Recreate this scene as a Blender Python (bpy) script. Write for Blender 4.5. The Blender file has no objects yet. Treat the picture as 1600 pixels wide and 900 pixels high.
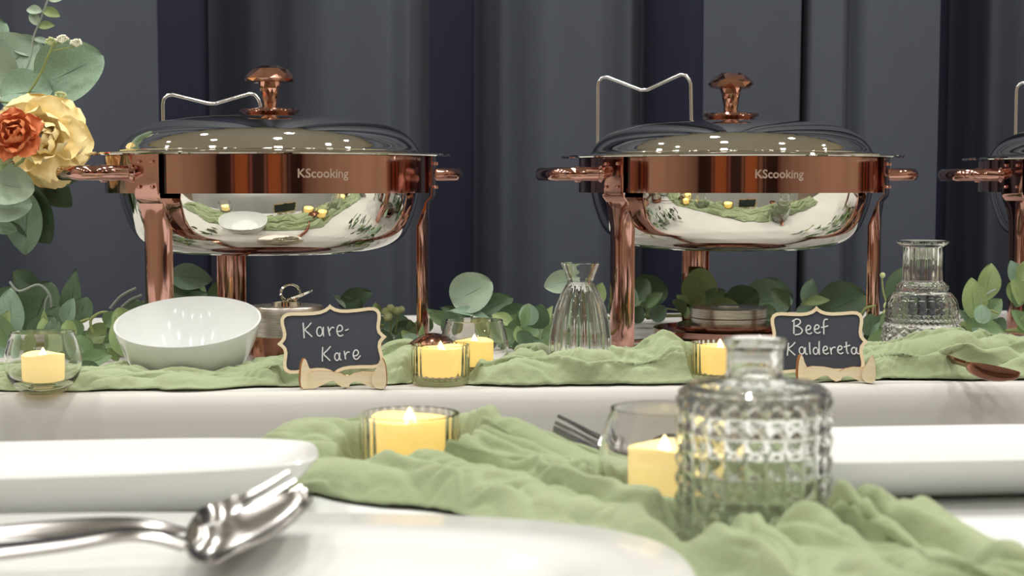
import bpy, math, random
from math import sin, cos, pi, radians as R, atan2, sqrt, exp
from mathutils import Vector, Matrix, noise

random.seed(7)
SC = bpy.context.scene
COL = SC.collection

# ------------------------------------------------------------------ camera
F_PX = 2400.0
TABLE = 0.75
CAM_Z = TABLE + 0.168
PITCH = math.atan((450 - 290) / F_PX)
cam_data = bpy.data.cameras.new('camera')
cam_data.sensor_width = 36.0
cam_data.lens = 36.0 * F_PX / 1600.0
cam_data.clip_start = 0.05
cam_data.dof.use_dof = True
cam_data.dof.focus_distance = 1.42
cam_data.dof.aperture_fstop = 13.0
cam = bpy.data.objects.new('camera', cam_data)
cam.location = (0, 0, CAM_Z)
cam.rotation_euler = (pi / 2 - PITCH, 0, 0)
COL.objects.link(cam)
SC.camera = cam

# ------------------------------------------------------------------ world and exposure
world = bpy.data.worlds.new('room_air')
SC.world = world
world.use_nodes = True
world.node_tree.nodes['Background'].inputs[0].default_value = (0.75, 0.8, 0.9, 1)
world.node_tree.nodes['Background'].inputs[1].default_value = 0.08
SC.view_settings.view_transform = 'Standard'
SC.view_settings.look = 'None'
SC.view_settings.gamma = 1.0
SC.view_settings.use_curve_mapping = False
SC.view_settings.exposure = 0.0
SC.cycles.max_bounces = 14
SC.cycles.transmission_bounces = 12
SC.cycles.glossy_bounces = 6
SC.cycles.transparent_max_bounces = 12
SC.cycles.sample_clamp_indirect = 6.0

LAMP_W = 9.0
LAMP_SPOTS = [(x, y) for y in (-3.3, -1.5, -0.2, 0.9, 1.7) for x in (-2.6, -1.3, 0.0, 1.3, 2.6)]

# ------------------------------------------------------------------ pixel helpers (photograph -> world)
def ray(px, py):
    cx = (px - 800) / F_PX
    cy = -(py - 450) / F_PX
    return Vector((cx, cos(PITCH) + cy * sin(PITCH), -sin(PITCH) + cy * cos(PITCH)))

def P(px, py, Y):
    r = ray(px, py)
    return Vector((0, 0, CAM_Z)) + r * (Y / r.y)

def T(px, py, z=TABLE):
    r = ray(px, py)
    return Vector((0, 0, CAM_Z)) + r * ((z - CAM_Z) / r.z)

def X(px, Y):
    return (px - 800) / F_PX * Y * 1.0022

# ------------------------------------------------------------------ materials
def srgb(r, g, b):
    f = lambda c: ((c / 255 + 0.055) / 1.055) ** 2.4 if c / 255 > 0.04045 else c / 255 / 12.92
    return (f(r), f(g), f(b), 1)

def mat(name, col, rough=0.5, metal=0.0, **kw):
    m = bpy.data.materials.new(name)
    m.use_nodes = True
    b = m.node_tree.nodes['Principled BSDF']
    b.inputs['Base Color'].default_value = col
    b.inputs['Roughness'].default_value = rough
    b.inputs['Metallic'].default_value = metal
    for k, v in kw.items():
        b.inputs[k.replace('_', ' ')].default_value = v
    return m

def noise_col(m, c1, c2, scale=20, detail=3, stretch=(1, 1, 1), lo=0.35, hi=0.65, bump=0.0, bump_scale=None, dist=0.002):
    nt = m.node_tree
    b = nt.nodes['Principled BSDF']
    tc = nt.nodes.new('ShaderNodeTexCoord')
    mp = nt.nodes.new('ShaderNodeMapping')
    mp.inputs['Scale'].default_value = stretch
    nt.links.new(tc.outputs['Object'], mp.inputs[0])
    n = nt.nodes.new('ShaderNodeTexNoise')
    n.inputs['Scale'].default_value = scale
    n.inputs['Detail'].default_value = detail
    nt.links.new(mp.outputs[0], n.inputs['Vector'])
    r = nt.nodes.new('ShaderNodeValToRGB')
    r.color_ramp.elements[0].position = lo
    r.color_ramp.elements[1].position = hi
    r.color_ramp.elements[0].color = c1
    r.color_ramp.elements[1].color = c2
    nt.links.new(n.outputs['Fac'], r.inputs[0])
    nt.links.new(r.outputs[0], b.inputs['Base Color'])
    if bump:
        n2 = nt.nodes.new('ShaderNodeTexNoise')
        n2.inputs['Scale'].default_value = bump_scale or scale * 4
        n2.inputs['Detail'].default_value = 4
        nt.links.new(mp.outputs[0], n2.inputs['Vector'])
        bp = nt.nodes.new('ShaderNodeBump')
        bp.inputs['Strength'].default_value = bump
        bp.inputs['Distance'].default_value = dist
        nt.links.new(n2.outputs['Fac'], bp.inputs['Height'])
        nt.links.new(bp.outputs[0], b.inputs['Normal'])
    return m

M = {}
M['silver'] = mat('mirror_steel', srgb(236, 234, 226), 0.025, 1.0)
M['steel'] = noise_col(mat('brushed_steel', srgb(200, 197, 190), 0.22, 1.0), srgb(150, 147, 143), srgb(172, 169, 165), 60, stretch=(1, 8, 8))
M['can'] = noise_col(mat('satin_steel', srgb(200, 192, 180), 0.28, 1.0), srgb(180, 172, 162), srgb(214, 206, 196), 50, stretch=(1, 1, 20))
M['copper'] = mat('rose_copper', srgb(202, 154, 142), 0.07, 1.0)
M['copper_cut'] = mat('rose_copper_facets', srgb(224, 168, 148), 0.05, 1.0)
M['copper_dark'] = mat('burnished_copper', srgb(170, 120, 100), 0.16, 1.0)
M['engrave'] = mat('etched_lettering', srgb(214, 190, 176), 0.6, 0.2)
M['wire'] = mat('chromed_wire', srgb(236, 238, 240), 0.18, 1.0)
M['glass'] = mat('clear_glass', (1, 1, 1, 1), 0.0, 0.0, Transmission_Weight=1.0, IOR=1.45)
M['glass_heavy'] = mat('pressed_glass', (0.99, 1, 0.99, 1), 0.015, 0.0, Transmission_Weight=1.0, IOR=1.46)
M['cloth'] = noise_col(mat('white_tablecloth', srgb(226, 226, 222), 0.85), srgb(216, 218, 216), srgb(226, 228, 226), 6, bump=0.06, bump_scale=1400, dist=0.0004)
M['cloth_back'] = noise_col(mat('ivory_tablecloth', srgb(222, 220, 210), 0.85), srgb(202, 201, 196), srgb(212, 211, 205), 5, bump=0.06, bump_scale=1400, dist=0.0004)
M['china'] = mat('white_melamine', srgb(230, 231, 228), 0.22, 0.0, Coat_Weight=0.3)
M['bowl'] = mat('white_bowl_glaze', srgb(226, 230, 228), 0.1, 0.0, Coat_Weight=0.4, Coat_Roughness=0.03)
M['gauze'] = noise_col(mat('sage_gauze', srgb(150, 172, 120), 0.95, 0.0, Sheen_Weight=0.15), srgb(148, 162, 123), srgb(164, 177, 139), 9, bump=0.55, bump_scale=85, dist=0.0035)
M['wood'] = noise_col(mat('birch_plywood', srgb(230, 204, 150), 0.6), srgb(244, 226, 184), srgb(250, 236, 202), 30, stretch=(1, 1, 12))
M['wood_edge'] = mat('laser_cut_edge', srgb(150, 96, 52), 0.7)
M['board'] = noise_col(mat('chalkboard', srgb(70, 73, 78), 0.75), srgb(62, 68, 78), srgb(74, 80, 90), 14)
M['chalk'] = mat('chalk', srgb(232, 234, 234), 0.9)
M['curtain'] = noise_col(mat('navy_drape', srgb(40, 44, 66), 0.75, 0.0, Sheen_Weight=0.1), srgb(40, 45, 68), srgb(45, 50, 74), 3, stretch=(3, 3, 0.4), bump=0.08, bump_scale=900, dist=0.0005)  # darker copy of the drape cloth, colour stands for shade in its pleats
M['curtain_slate'] = noise_col(mat('slate_drape', srgb(64, 69, 82), 0.75, 0.0, Sheen_Weight=0.05), srgb(61, 67, 80), srgb(67, 73, 85), 3, stretch=(3, 3, 0.4), bump=0.08, bump_scale=900, dist=0.0005)  # lighter copy of the same cloth for its lit faces
M['wall'] = noise_col(mat('cream_plaster', srgb(224, 214, 186), 0.9), srgb(196, 186, 162), srgb(208, 198, 174), 2, bump=0.05, bump_scale=80)
M['ceil'] = mat('ceiling_paint', srgb(236, 234, 222), 0.9)
M['floor'] = noise_col(mat('brown_carpet', srgb(120, 105, 92), 0.95), srgb(104, 92, 82), srgb(132, 118, 104), 40)
M['door_orange'] = noise_col(mat('honey_oak', srgb(206, 138, 78), 0.45), srgb(192, 124, 68), srgb(216, 150, 90), 6, stretch=(8, 8, 1))
M['panel_rose'] = mat('dusky_panel', srgb(168, 120, 112), 0.6)
M['panel_tan'] = mat('tan_panel', srgb(176, 150, 118), 0.6)
M['wall_far'] = noise_col(mat('taupe_plaster', srgb(150, 136, 118), 0.9), srgb(144, 130, 112), srgb(156, 142, 124), 2, bump=0.05, bump_scale=80)
M['door_dark'] = mat('dark_walnut', srgb(58, 46, 42), 0.4)
M['plastic'] = mat('table_plastic', srgb(180, 178, 172), 0.5)
M['stem'] = mat('vine_stem', srgb(140, 152, 92), 0.6)
M['stem_grey'] = mat('grey_stem', srgb(140, 150, 138), 0.6)
M['berry'] = mat('pale_berry', srgb(196, 208, 150), 0.5)
M['bud_white'] = mat('white_bud', srgb(236, 236, 216), 0.5)

def leaf_mat(name, c1, c2):
    m = mat(name, c1, 0.5, 0.0, Specular_IOR_Level=0.4)
    return noise_col(m, c1, c2, 45, detail=4, bump=0.15, bump_scale=160, dist=0.001)

LM = [leaf_mat('leaf_teal', srgb(120, 148, 124), srgb(140, 166, 142)),
      leaf_mat('leaf_deep', srgb(72, 94, 68), srgb(86, 110, 80)),
      leaf_mat('leaf_olive', srgb(126, 148, 94), srgb(144, 164, 110)),
      leaf_mat('leaf_sage', srgb(150, 172, 150), srgb(168, 187, 164)),
      leaf_mat('leaf_mid', srgb(100, 126, 86), srgb(114, 140, 98))]
M['rose_yellow'] = noise_col(mat('yellow_petal', srgb(250, 218, 130), 0.6, 0.0, Subsurface_Weight=0.0), srgb(254, 230, 156), srgb(255, 240, 190), 30)
M['rose_orange'] = noise_col(mat('orange_petal', srgb(206, 98, 50), 0.6), srgb(216, 118, 68), srgb(232, 142, 92), 40)

def emit_mat(name, col, s, base):
    m = mat(name, base, 0.6)
    b = m.node_tree.nodes['Principled BSDF']
    b.inputs['Emission Color'].default_value = col
    b.inputs['Emission Strength'].default_value = s
    return m
M['wax'] = emit_mat('glowing_wax', srgb(255, 210, 108), 0.72, srgb(250, 226, 150))
M['wax_dim'] = emit_mat('pale_glowing_wax', srgb(255, 220, 138), 0.62, srgb(250, 232, 170))
M['flame'] = emit_mat('flame_bulb', srgb(255, 238, 150), 3.2, srgb(255, 240, 200))
M['lamp'] = emit_mat('lamp_lens', (1.0, 0.94, 0.84, 1), 3.0, (1, 1, 1, 1))
M['trim_white'] = mat('lamp_trim', srgb(230, 230, 226), 0.4)

# ------------------------------------------------------------------ mesh builder
class MB:
    def __init__(s):
        s.v = []; s.f = []; s.mi = []
    def add(s, vs, fs, mi=0):
        o = len(s.v)
        s.v += [tuple(v) for v in vs]
        for f in fs:
            s.f.append(tuple(i + o for i in f)); s.mi.append(mi)
        return s
    def xform(s, mtx):
        s.v = [tuple(mtx @ Vector(v)) for v in s.v]
        return s
    def box(s, x0, x1, y0, y1, z0, z1, mi=0):
        vs = [(x, y, z) for z in (z0, z1) for y in (y0, y1) for x in (x0, x1)]
        return s.add(vs, [(0, 2, 3, 1), (4, 5, 7, 6), (0, 1, 5, 4), (2, 6, 7, 3), (0, 4, 6, 2), (1, 3, 7, 5)], mi)
    def lathe(s, prof, n=64, rfun=None, center=(0, 0), mi=0, close=True):
        """prof: list of (r, z); poles where r == 0"""
        base = len(s.v); rows = []
        for (r, z) in prof:
            if r <= 1e-7:
                rows.append([len(s.v)]); s.v.append((center[0], center[1], z))
            else:
                row = []
                for k in range(n):
                    a = 2 * pi * k / n
                    rr = rfun(r, z, a) if rfun else r
                    row.append(len(s.v)); s.v.append((center[0] + rr * cos(a), center[1] + rr * sin(a), z))
                rows.append(row)
        for A, B in zip(rows[:-1], rows[1:]):
            if len(A) == 1 and len(B) == 1: continue
            for k in range(n):
                k2 = (k + 1) % n
                if len(A) == 1: f = (A[0], B[k2], B[k])
                elif len(B) == 1: f = (A[k], A[k2], B[0])
                else: f = (A[k], A[k2], B[k2], B[k])
                s.f.append(f); s.mi.append(mi)
        return s
    def grid(s, pts, mi=0, closed_v=False):
        nu, nv = len(pts), len(pts[0])
        o = len(s.v)
        for row in pts: s.v += [tuple(p) for p in row]
        for i in range(nu - 1):
            for j in range(nv if closed_v else nv - 1):
                j2 = (j + 1) % nv
                s.f.append((o + i * nv + j, o + (i + 1) * nv + j, o + (i + 1) * nv + j2, o + i * nv + j2)); s.mi.append(mi)
        return s
    def tube(s, path, r, n=10, mi=0, cap=True):
        path = [Vector(p) for p in path]
        rr = r if isinstance(r, (list, tuple)) else [r] * len(path)
        up = None; rows = []
        for i, p in enumerate(path):
            t = (path[min(i + 1, len(path) - 1)] - path[max(i - 1, 0)]).normalized()
            if up is None:
                up = t.cross(Vector((0, 0, 1)))
                if up.length < 0.1: up = t.cross(Vector((0, 1, 0)))
                up.normalize()
            else:
                up = (up - t * up.dot(t)).normalized()
            b = t.cross(up)
            rows.append([p + (up * cos(2 * pi * k / n) + b * sin(2 * pi * k / n)) * rr[i] for k in range(n)])
        o = len(s.v)
        s.grid(rows, mi, closed_v=True)
        if cap:
            s.f.append(tuple(o + k for k in range(n))); s.mi.append(mi)
            L = o + (len(path) - 1) * n
            s.f.append(tuple(L + k for k in reversed(range(n)))); s.mi.append(mi)
        return s
    def ball(s, c, r, n=10, m=6, mi=0):
        c = Vector(c)
        prof = [(r * sin(pi * i / m), -r * cos(pi * i / m)) for i in range(m + 1)]
        prof[0] = (0, -r); prof[-1] = (0, r)
        t = MB().lathe(prof, n)
        return s.add([Vector(v) + c for v in t.v], t.f, mi)
    def prism(s, poly, y0, y1, mi=0, mi_side=None):
        """polygon in x,z (list of (x,z)) extruded along y"""
        n = len(poly); o = len(s.v)
        for y in (y0, y1):
            s.v += [(x, y, z) for x, z in poly]
        s.f.append(tuple(o + k for k in range(n))); s.mi.append(mi)
        s.f.append(tuple(o + n + k for k in reversed(range(n)))); s.mi.append(mi)
        for k in range(n):
            k2 = (k + 1) % n
            s.f.append((o + k, o + n + k, o + n + k2, o + k2)); s.mi.append(mi if mi_side is None else mi_side)
        return s
    def mesh(s, name, mats, smooth=True, angle=38):
        me = bpy.data.meshes.new(name)
        me.from_pydata(s.v, [], s.f)
        for m in (mats if isinstance(mats, (list, tuple)) else [mats]): me.materials.append(m)
        if len(set(s.mi)) > 1:
            me.polygons.foreach_set('material_index', s.mi)
        if smooth:
            me.polygons.foreach_set('use_smooth', [True] * len(me.polygons))
            me.set_sharp_from_angle(angle=R(angle))
        me.update()
        return me
    def build(s, name, mats, parent=None, smooth=True, angle=38, **props):
        return link(name, s.mesh(name, mats, smooth, angle), parent, **props)

def link(name, me, parent=None, **props):
    o = bpy.data.objects.new(name, me)
    COL.objects.link(o)
    if parent is not None: o.parent = parent
    for k, v in props.items(): o[k] = v
    return o

def thing(name, label, cat, loc=(0, 0, 0), rz=0.0, group=None):
    o = bpy.data.objects.new(name, None)
    o.empty_display_size = 0.02
    COL.objects.link(o)
    o.location = loc; o.rotation_euler = (0, 0, rz)
    o['label'] = label; o['category'] = cat
    if group: o['group'] = group
    return o

def tag(o, label, cat, group=None):
    o['label'] = label; o['category'] = cat
    if group: o['group'] = group
    return o

def copy_tree(o, parent=None):
    c = o.copy(); COL.objects.link(c); c.parent = parent
    for ch in list(o.children): copy_tree(ch, c)
    return c

def lerp(tab, x):
    if x <= tab[0][0]: return tab[0][1]
    for (a, va), (b, vb) in zip(tab[:-1], tab[1:]):
        if x <= b:
            t = (x - a) / (b - a); t = t * t * (3 - 2 * t)
            return va + (vb - va) * t
    return tab[-1][1]

def shell(outer, thick, n=64, rfun=None):
    """closed glass or china vessel: outer profile bottom centre -> rim, back down inside"""
    inner = []
    pts = outer
    for i in range(len(pts) - 1, 0, -1):
        a = Vector(pts[max(i - 1, 0)]); b = Vector(pts[min(i + 1, len(pts) - 1)])
        t = (b - a).normalized(); nrm = Vector((-t.y, t.x))
        p = Vector(pts[i]) + nrm * thick
        inner.append((max(p.x, 0.0005), p.y))
    inner = [p for p in inner if p[1] > thick * 0.9]
    inner.append((0, inner[-1][1]))
    return outer + inner

# ------------------------------------------------------------------ the room
def struct(name, mb, m, smooth=False, parent=None):
    o = mb.build(name, m, parent, smooth=smooth)
    if parent is None: o['kind'] = 'structure'
    return o
XW, Y0, Y1, ZC = 3.6, -4.6, 2.75, 3.0
struct('floor', MB().box(-XW, XW, Y0, Y1, -0.1, 0), M['floor'])
struct('ceiling', MB().box(-XW, XW, Y0, Y1, ZC, ZC + 0.1), M['ceil'])
struct('wall_left', MB().box(-XW - 0.1, -XW, Y0, Y1, 0, ZC), M['wall'])
struct('wall_right', MB().box(XW, XW + 0.1, Y0, Y1, 0, ZC), M['wall'])
struct('wall_front', MB().box(-XW - 0.1, XW + 0.1, Y1, Y1 + 0.1, 0, ZC), M['wall'])
struct('wall_back', MB().box(-XW - 0.1, XW + 0.1, Y0 - 0.1, Y0, 0, ZC), M['wall_far'])
for i, (x0, x1, mm) in enumerate([(-1.9, -0.9, 'door_orange'), (0.5, 1.5, 'door_orange'), (-3.2, -2.3, 'door_dark'), (2.3, 3.2, 'door_dark'), (-0.45, 0.15, 'door_dark')]):  # unseen doors, added to give the copper bands vertical stripes to reflect
    d = struct('door_%d' % (i + 1), MB().box(x0, x1, Y0 + 0.002, Y0 + 0.05, 0.0, 2.1), M[mm])
    f = MB().box(x0 - 0.08, x0, Y0 + 0.002, Y0 + 0.07, 0, 2.18).box(x1, x1 + 0.08, Y0 + 0.002, Y0 + 0.07, 0, 2.18).box(x0, x1, Y0 + 0.002, Y0 + 0.07, 2.1, 2.18)
    f.build('door_frame', M['door_dark'], d, smooth=False)
    MB().ball((x1 - 0.08, Y0 + 0.09, 1.0), 0.03).tube([(x1 - 0.08, Y0 + 0.05, 1.0), (x1 - 0.08, Y0 + 0.09, 1.0)], 0.012).build('door_knob', M['steel'], d)

for i, (x0, x1, mm) in enumerate([(-3.45, -3.3, 'door_dark'), (-2.2, -1.99, 'panel_rose'), (-0.8, -0.62, 'panel_rose'), (0.26, 0.4, 'panel_tan'), (1.6, 1.85, 'panel_tan'), (1.95, 2.1, 'door_dark'), (-0.6, -0.54, 'door_dark'), (3.3, 3.5, 'panel_rose')]):  # unseen strips, added for more stripes in the copper reflections
    struct('trim_%d' % (i + 1), MB().box(x0, x1, Y0 + 0.002, Y0 + 0.04, 0.0, ZC - 0.01), M[mm])
# ------------------------------------------------------------------ ceiling lamps
trim_me = MB().lathe([(0.075, 2.96), (0.11, 2.965), (0.112, 2.999), (0.075, 2.999)], 28).xform(Matrix.Translation((0, 0, -ZC))).mesh('lamp_trim', M['trim_white'])
for i, (x, y) in enumerate(LAMP_SPOTS):
    t = thing('ceiling_lamp', 'recessed ceiling downlight, %s in the row %s' % ({-2.6: 'leftmost', -1.3: 'second from the left', 0.0: 'middle one', 1.3: 'second from the right', 2.6: 'rightmost'}[x], {-3.3: 'nearest the back wall doors', -1.5: 'behind the camera', -0.2: 'above the camera', 0.9: 'above the near table', 1.7: 'above the back table'}[y]), 'lamp', (x, y, ZC), group='recessed downlights in the ceiling')
    link('trim_ring', trim_me, t)
    ld = bpy.data.lights.new('lamp_light', 'AREA')
    ld.shape = 'DISK'; ld.size = 0.14; ld.energy = LAMP_W * {-3.3: 0.6, -1.5: 0.65, -0.2: 0.85, 0.9: 1.2, 1.7: 1.2}[y]; ld.color = (1.0, 0.97, 0.93)
    lo = bpy.data.objects.new('lamp_light', ld); COL.objects.link(lo); lo.parent = t
    lo.location = (0, 0, -0.045)

# ------------------------------------------------------------------ drapes, with the pleat shade built as a darker sheet
def drape(label, pts, m, n_per=14):
    """pts: (px, Y) plan profile through the pleats"""
    top, bot = 2.86, 0.01
    plan = []
    for (a, ya), (b, yb) in zip(pts[:-1], pts[1:]):
        for k in range(n_per):
            t = k / n_per; s = t * t * (3 - 2 * t)
            plan.append((a + (b - a) * t, ya + (yb - ya) * s))
    plan.append(pts[-1])
    rows = []
    for j in range(25):
        z = bot + (top - bot) * j / 24
        row = []
        for i, (px, Y) in enumerate(plan):
            w = noise.noise(Vector((px * 0.008, z * 0.8, 3.0))) * 0.008
            row.append((X(px, 2.3) + w * 0.8 + (z - 1.0) * 0.004, Y + w, z))
        rows.append(row)
    back = [[(x, y + 0.004, z) for (x, y, z) in row] for row in rows]
    mb = MB().grid(rows)
    mb.grid([list(reversed(r)) for r in back])
    o = mb.build('curtain', m, None, angle=180)
    o['label'] = label; o['category'] = 'curtain'; o['group'] = 'layered drapes of the backdrop'
    return o
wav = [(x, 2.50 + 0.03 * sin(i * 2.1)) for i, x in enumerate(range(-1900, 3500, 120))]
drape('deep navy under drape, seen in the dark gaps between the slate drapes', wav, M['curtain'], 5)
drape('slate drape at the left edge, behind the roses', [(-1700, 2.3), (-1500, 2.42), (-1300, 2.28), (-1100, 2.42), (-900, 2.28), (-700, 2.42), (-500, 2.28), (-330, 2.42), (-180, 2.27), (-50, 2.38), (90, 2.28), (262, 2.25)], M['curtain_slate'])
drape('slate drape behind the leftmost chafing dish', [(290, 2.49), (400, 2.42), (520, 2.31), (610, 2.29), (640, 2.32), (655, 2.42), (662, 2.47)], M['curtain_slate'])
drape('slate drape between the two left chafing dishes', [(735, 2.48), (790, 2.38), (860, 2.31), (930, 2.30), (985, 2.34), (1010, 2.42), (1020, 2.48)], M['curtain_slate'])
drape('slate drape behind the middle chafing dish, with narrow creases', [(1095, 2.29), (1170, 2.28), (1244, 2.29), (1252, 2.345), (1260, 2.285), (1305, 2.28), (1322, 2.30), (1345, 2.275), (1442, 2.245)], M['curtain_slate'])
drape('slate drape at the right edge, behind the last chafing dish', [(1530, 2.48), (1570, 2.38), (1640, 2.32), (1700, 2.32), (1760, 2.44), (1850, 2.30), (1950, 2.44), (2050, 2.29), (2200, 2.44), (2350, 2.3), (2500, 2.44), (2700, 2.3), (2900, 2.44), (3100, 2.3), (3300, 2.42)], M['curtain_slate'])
rodm = MB().tube([(-2.6, 2.56, 2.88), (2.6, 2.56, 2.88)], 0.02, 12)
for sx in (-2.58, 2.58): rodm.tube([(sx, 2.56, 0.0), (sx, 2.56, 2.88)], 0.025, 12)
tag(rodm.build('backdrop_stand', M['steel']), 'steel pipe frame that the navy drapes hang from', 'frame')

# ------------------------------------------------------------------ tables and cloths
def table(label, cx, cy, w, d, rz):
    t = thing('banquet_table', label, 'table', (cx, cy, 0), rz)
    MB().box(-w / 2, w / 2, -d / 2, d / 2, TABLE - 0.035, TABLE - 0.003).build('tabletop', M['plastic'], t, smooth=False)
    for sx in (-1, 1):
        for sy in (-1, 1):
            x, y = sx * (w / 2 - 0.12), sy * (d / 2 - 0.08)
            MB().tube([(x, y, 0), (x, y, TABLE - 0.035)], 0.014, 10).build('leg', M['steel'], t)
    return t

def cloth(label, cx, cy, w, d, rz, m, rad=0.02, drop=0.62, seed=0, wav=0.0015):
    def section(s0, s1):     # profile over one edge: distance beyond top plane edge, z
        pass
    # cloth as concentric rings: flat top then rounded edge then drop with folds
    n = 160
    def ring(off, z, fold, k):
        # rounded rectangle point k at outward offset off
        per = []
        hw, hd = w / 2 + off, d / 2 + off
        a = 2 * pi * (k + 0.5) / n
        # superellipse-like walk of the rectangle perimeter
        t = ((k + 0.5) / n) * 2 * (2 * hw + 2 * hd) / 2
        t = (k / n) * (4 * hw + 4 * hd)
        if t < 2 * hw: x, y, nx, ny = -hw + t, -hd, 0, -1
        elif t < 2 * hw + 2 * hd: x, y, nx, ny = hw, -hd + t - 2 * hw, 1, 0
        elif t < 4 * hw + 2 * hd: x, y, nx, ny = hw - (t - 2 * hw - 2 * hd), hd, 0, 1
        else: x, y, nx, ny = -hw, hd - (t - 4 * hw - 2 * hd), -1, 0
        f = fold * (noise.noise(Vector((x * 4 + seed, y * 4, z * 1.5))) + 0.4 * sin(x * 17 + y * 17 + seed))
        return (x + nx * f, y + ny * f, z + TABLE)
    rows = []
    prof = [(-rad * 0.35, 0.0, 0), (-rad * 0.12, -0.0008, 0), (rad * 0.08, -0.0035, 0), (rad * 0.25, -0.010, 0), (rad * 0.38, -0.022, 0.001), (rad * 0.45, -0.05, 0.003), (rad * 0.5, -0.12, 0.008),
            (rad * 0.7, -0.25, 0.018), (rad, -0.4, 0.028), (rad * 1.2, -drop, 0.036)]
    for off, z, fold in prof:
        rows.append([ring(off, z, fold, k) for k in range(n)])
    mb = MB()
    mb.grid(rows, closed_v=True)
    # top sheet with faint waves
    hw, hd = w / 2 - rad * 0.35, d / 2 - rad * 0.35
    nx, ny = 90, 40
    top = [[(-hw + 2 * hw * i / nx, -hd + 2 * hd * j / ny,
             TABLE + (wav * noise.noise(Vector((i * 0.25 + seed, j * 0.3, 0))) if 0 < i < nx and 0 < j < ny else 0)) for j in range(ny + 1)] for i in range(nx + 1)]
    mb.grid(top)
    o = mb.build('tablecloth', m, None, angle=60)
    o.location = (cx, cy, 0); o.rotation_euler = (0, 0, rz)
    o.modifiers.new('thickness', 'SOLIDIFY').thickness = 0.0012
    tag(o, label, 'tablecloth')
    return o
# front table: far edge at y = 697 px -> Y .99
FT_D = 0.62; FT_Y = 0.985 - FT_D / 2
table('folding banquet table nearest the camera, under a white cloth', 0, FT_Y, 1.82, FT_D - 0.03, 0)
cloth('white tablecloth on the near table, under the platters and cutlery', 0, FT_Y, 1.84, FT_D, 0, M['cloth'], seed=3, wav=0.0012)
# back table, turned a little
A = T(0, 617); B = T(1600, 597)
ang = atan2(B.y - A.y, B.x - A.x)
BT_W, BT_D = 3.0, 0.74
mid = (A + B) / 2
bc = mid + Vector((-sin(ang), cos(ang), 0)) * (BT_D / 2 - 0.002)
table('folding banquet table carrying the chafing dishes, under an ivory cloth', bc.x, bc.y, BT_W - 0.03, BT_D - 0.03, ang)
cloth('ivory tablecloth on the back table, under the chafing dishes', bc.x, bc.y, BT_W, BT_D, ang, M['cloth_back'], seed=9, wav=0.0008)
TZ = TABLE + 0.0006

# ------------------------------------------------------------------ chafing dishes
R_BAND, R_RIM, R_LID = 0.1655, 0.185, 0.152
def pol(r, a, z): return (r * cos(a), r * sin(a), z)

def text_mesh(body, size):
    cu = bpy.data.curves.new('lettering', 'FONT')
    cu.body = body; cu.size = size; cu.align_x = 'CENTER'; cu.align_y = 'CENTER'; cu.offset = size * 0.022; cu.extrude = 0.0
    cu.resolution_u = 3
    ob = bpy.data.objects.new('tmp', cu); COL.objects.link(ob)
    dg = bpy.context.evaluated_depsgraph_get()
    me = ob.evaluated_get(dg).to_mesh()
    vs = [tuple(v.co) for v in me.vertices]; fs = [tuple(p.vertices) for p in me.polygons]
    bpy.data.objects.remove(ob); bpy.data.curves.remove(cu)
    return vs, fs

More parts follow.
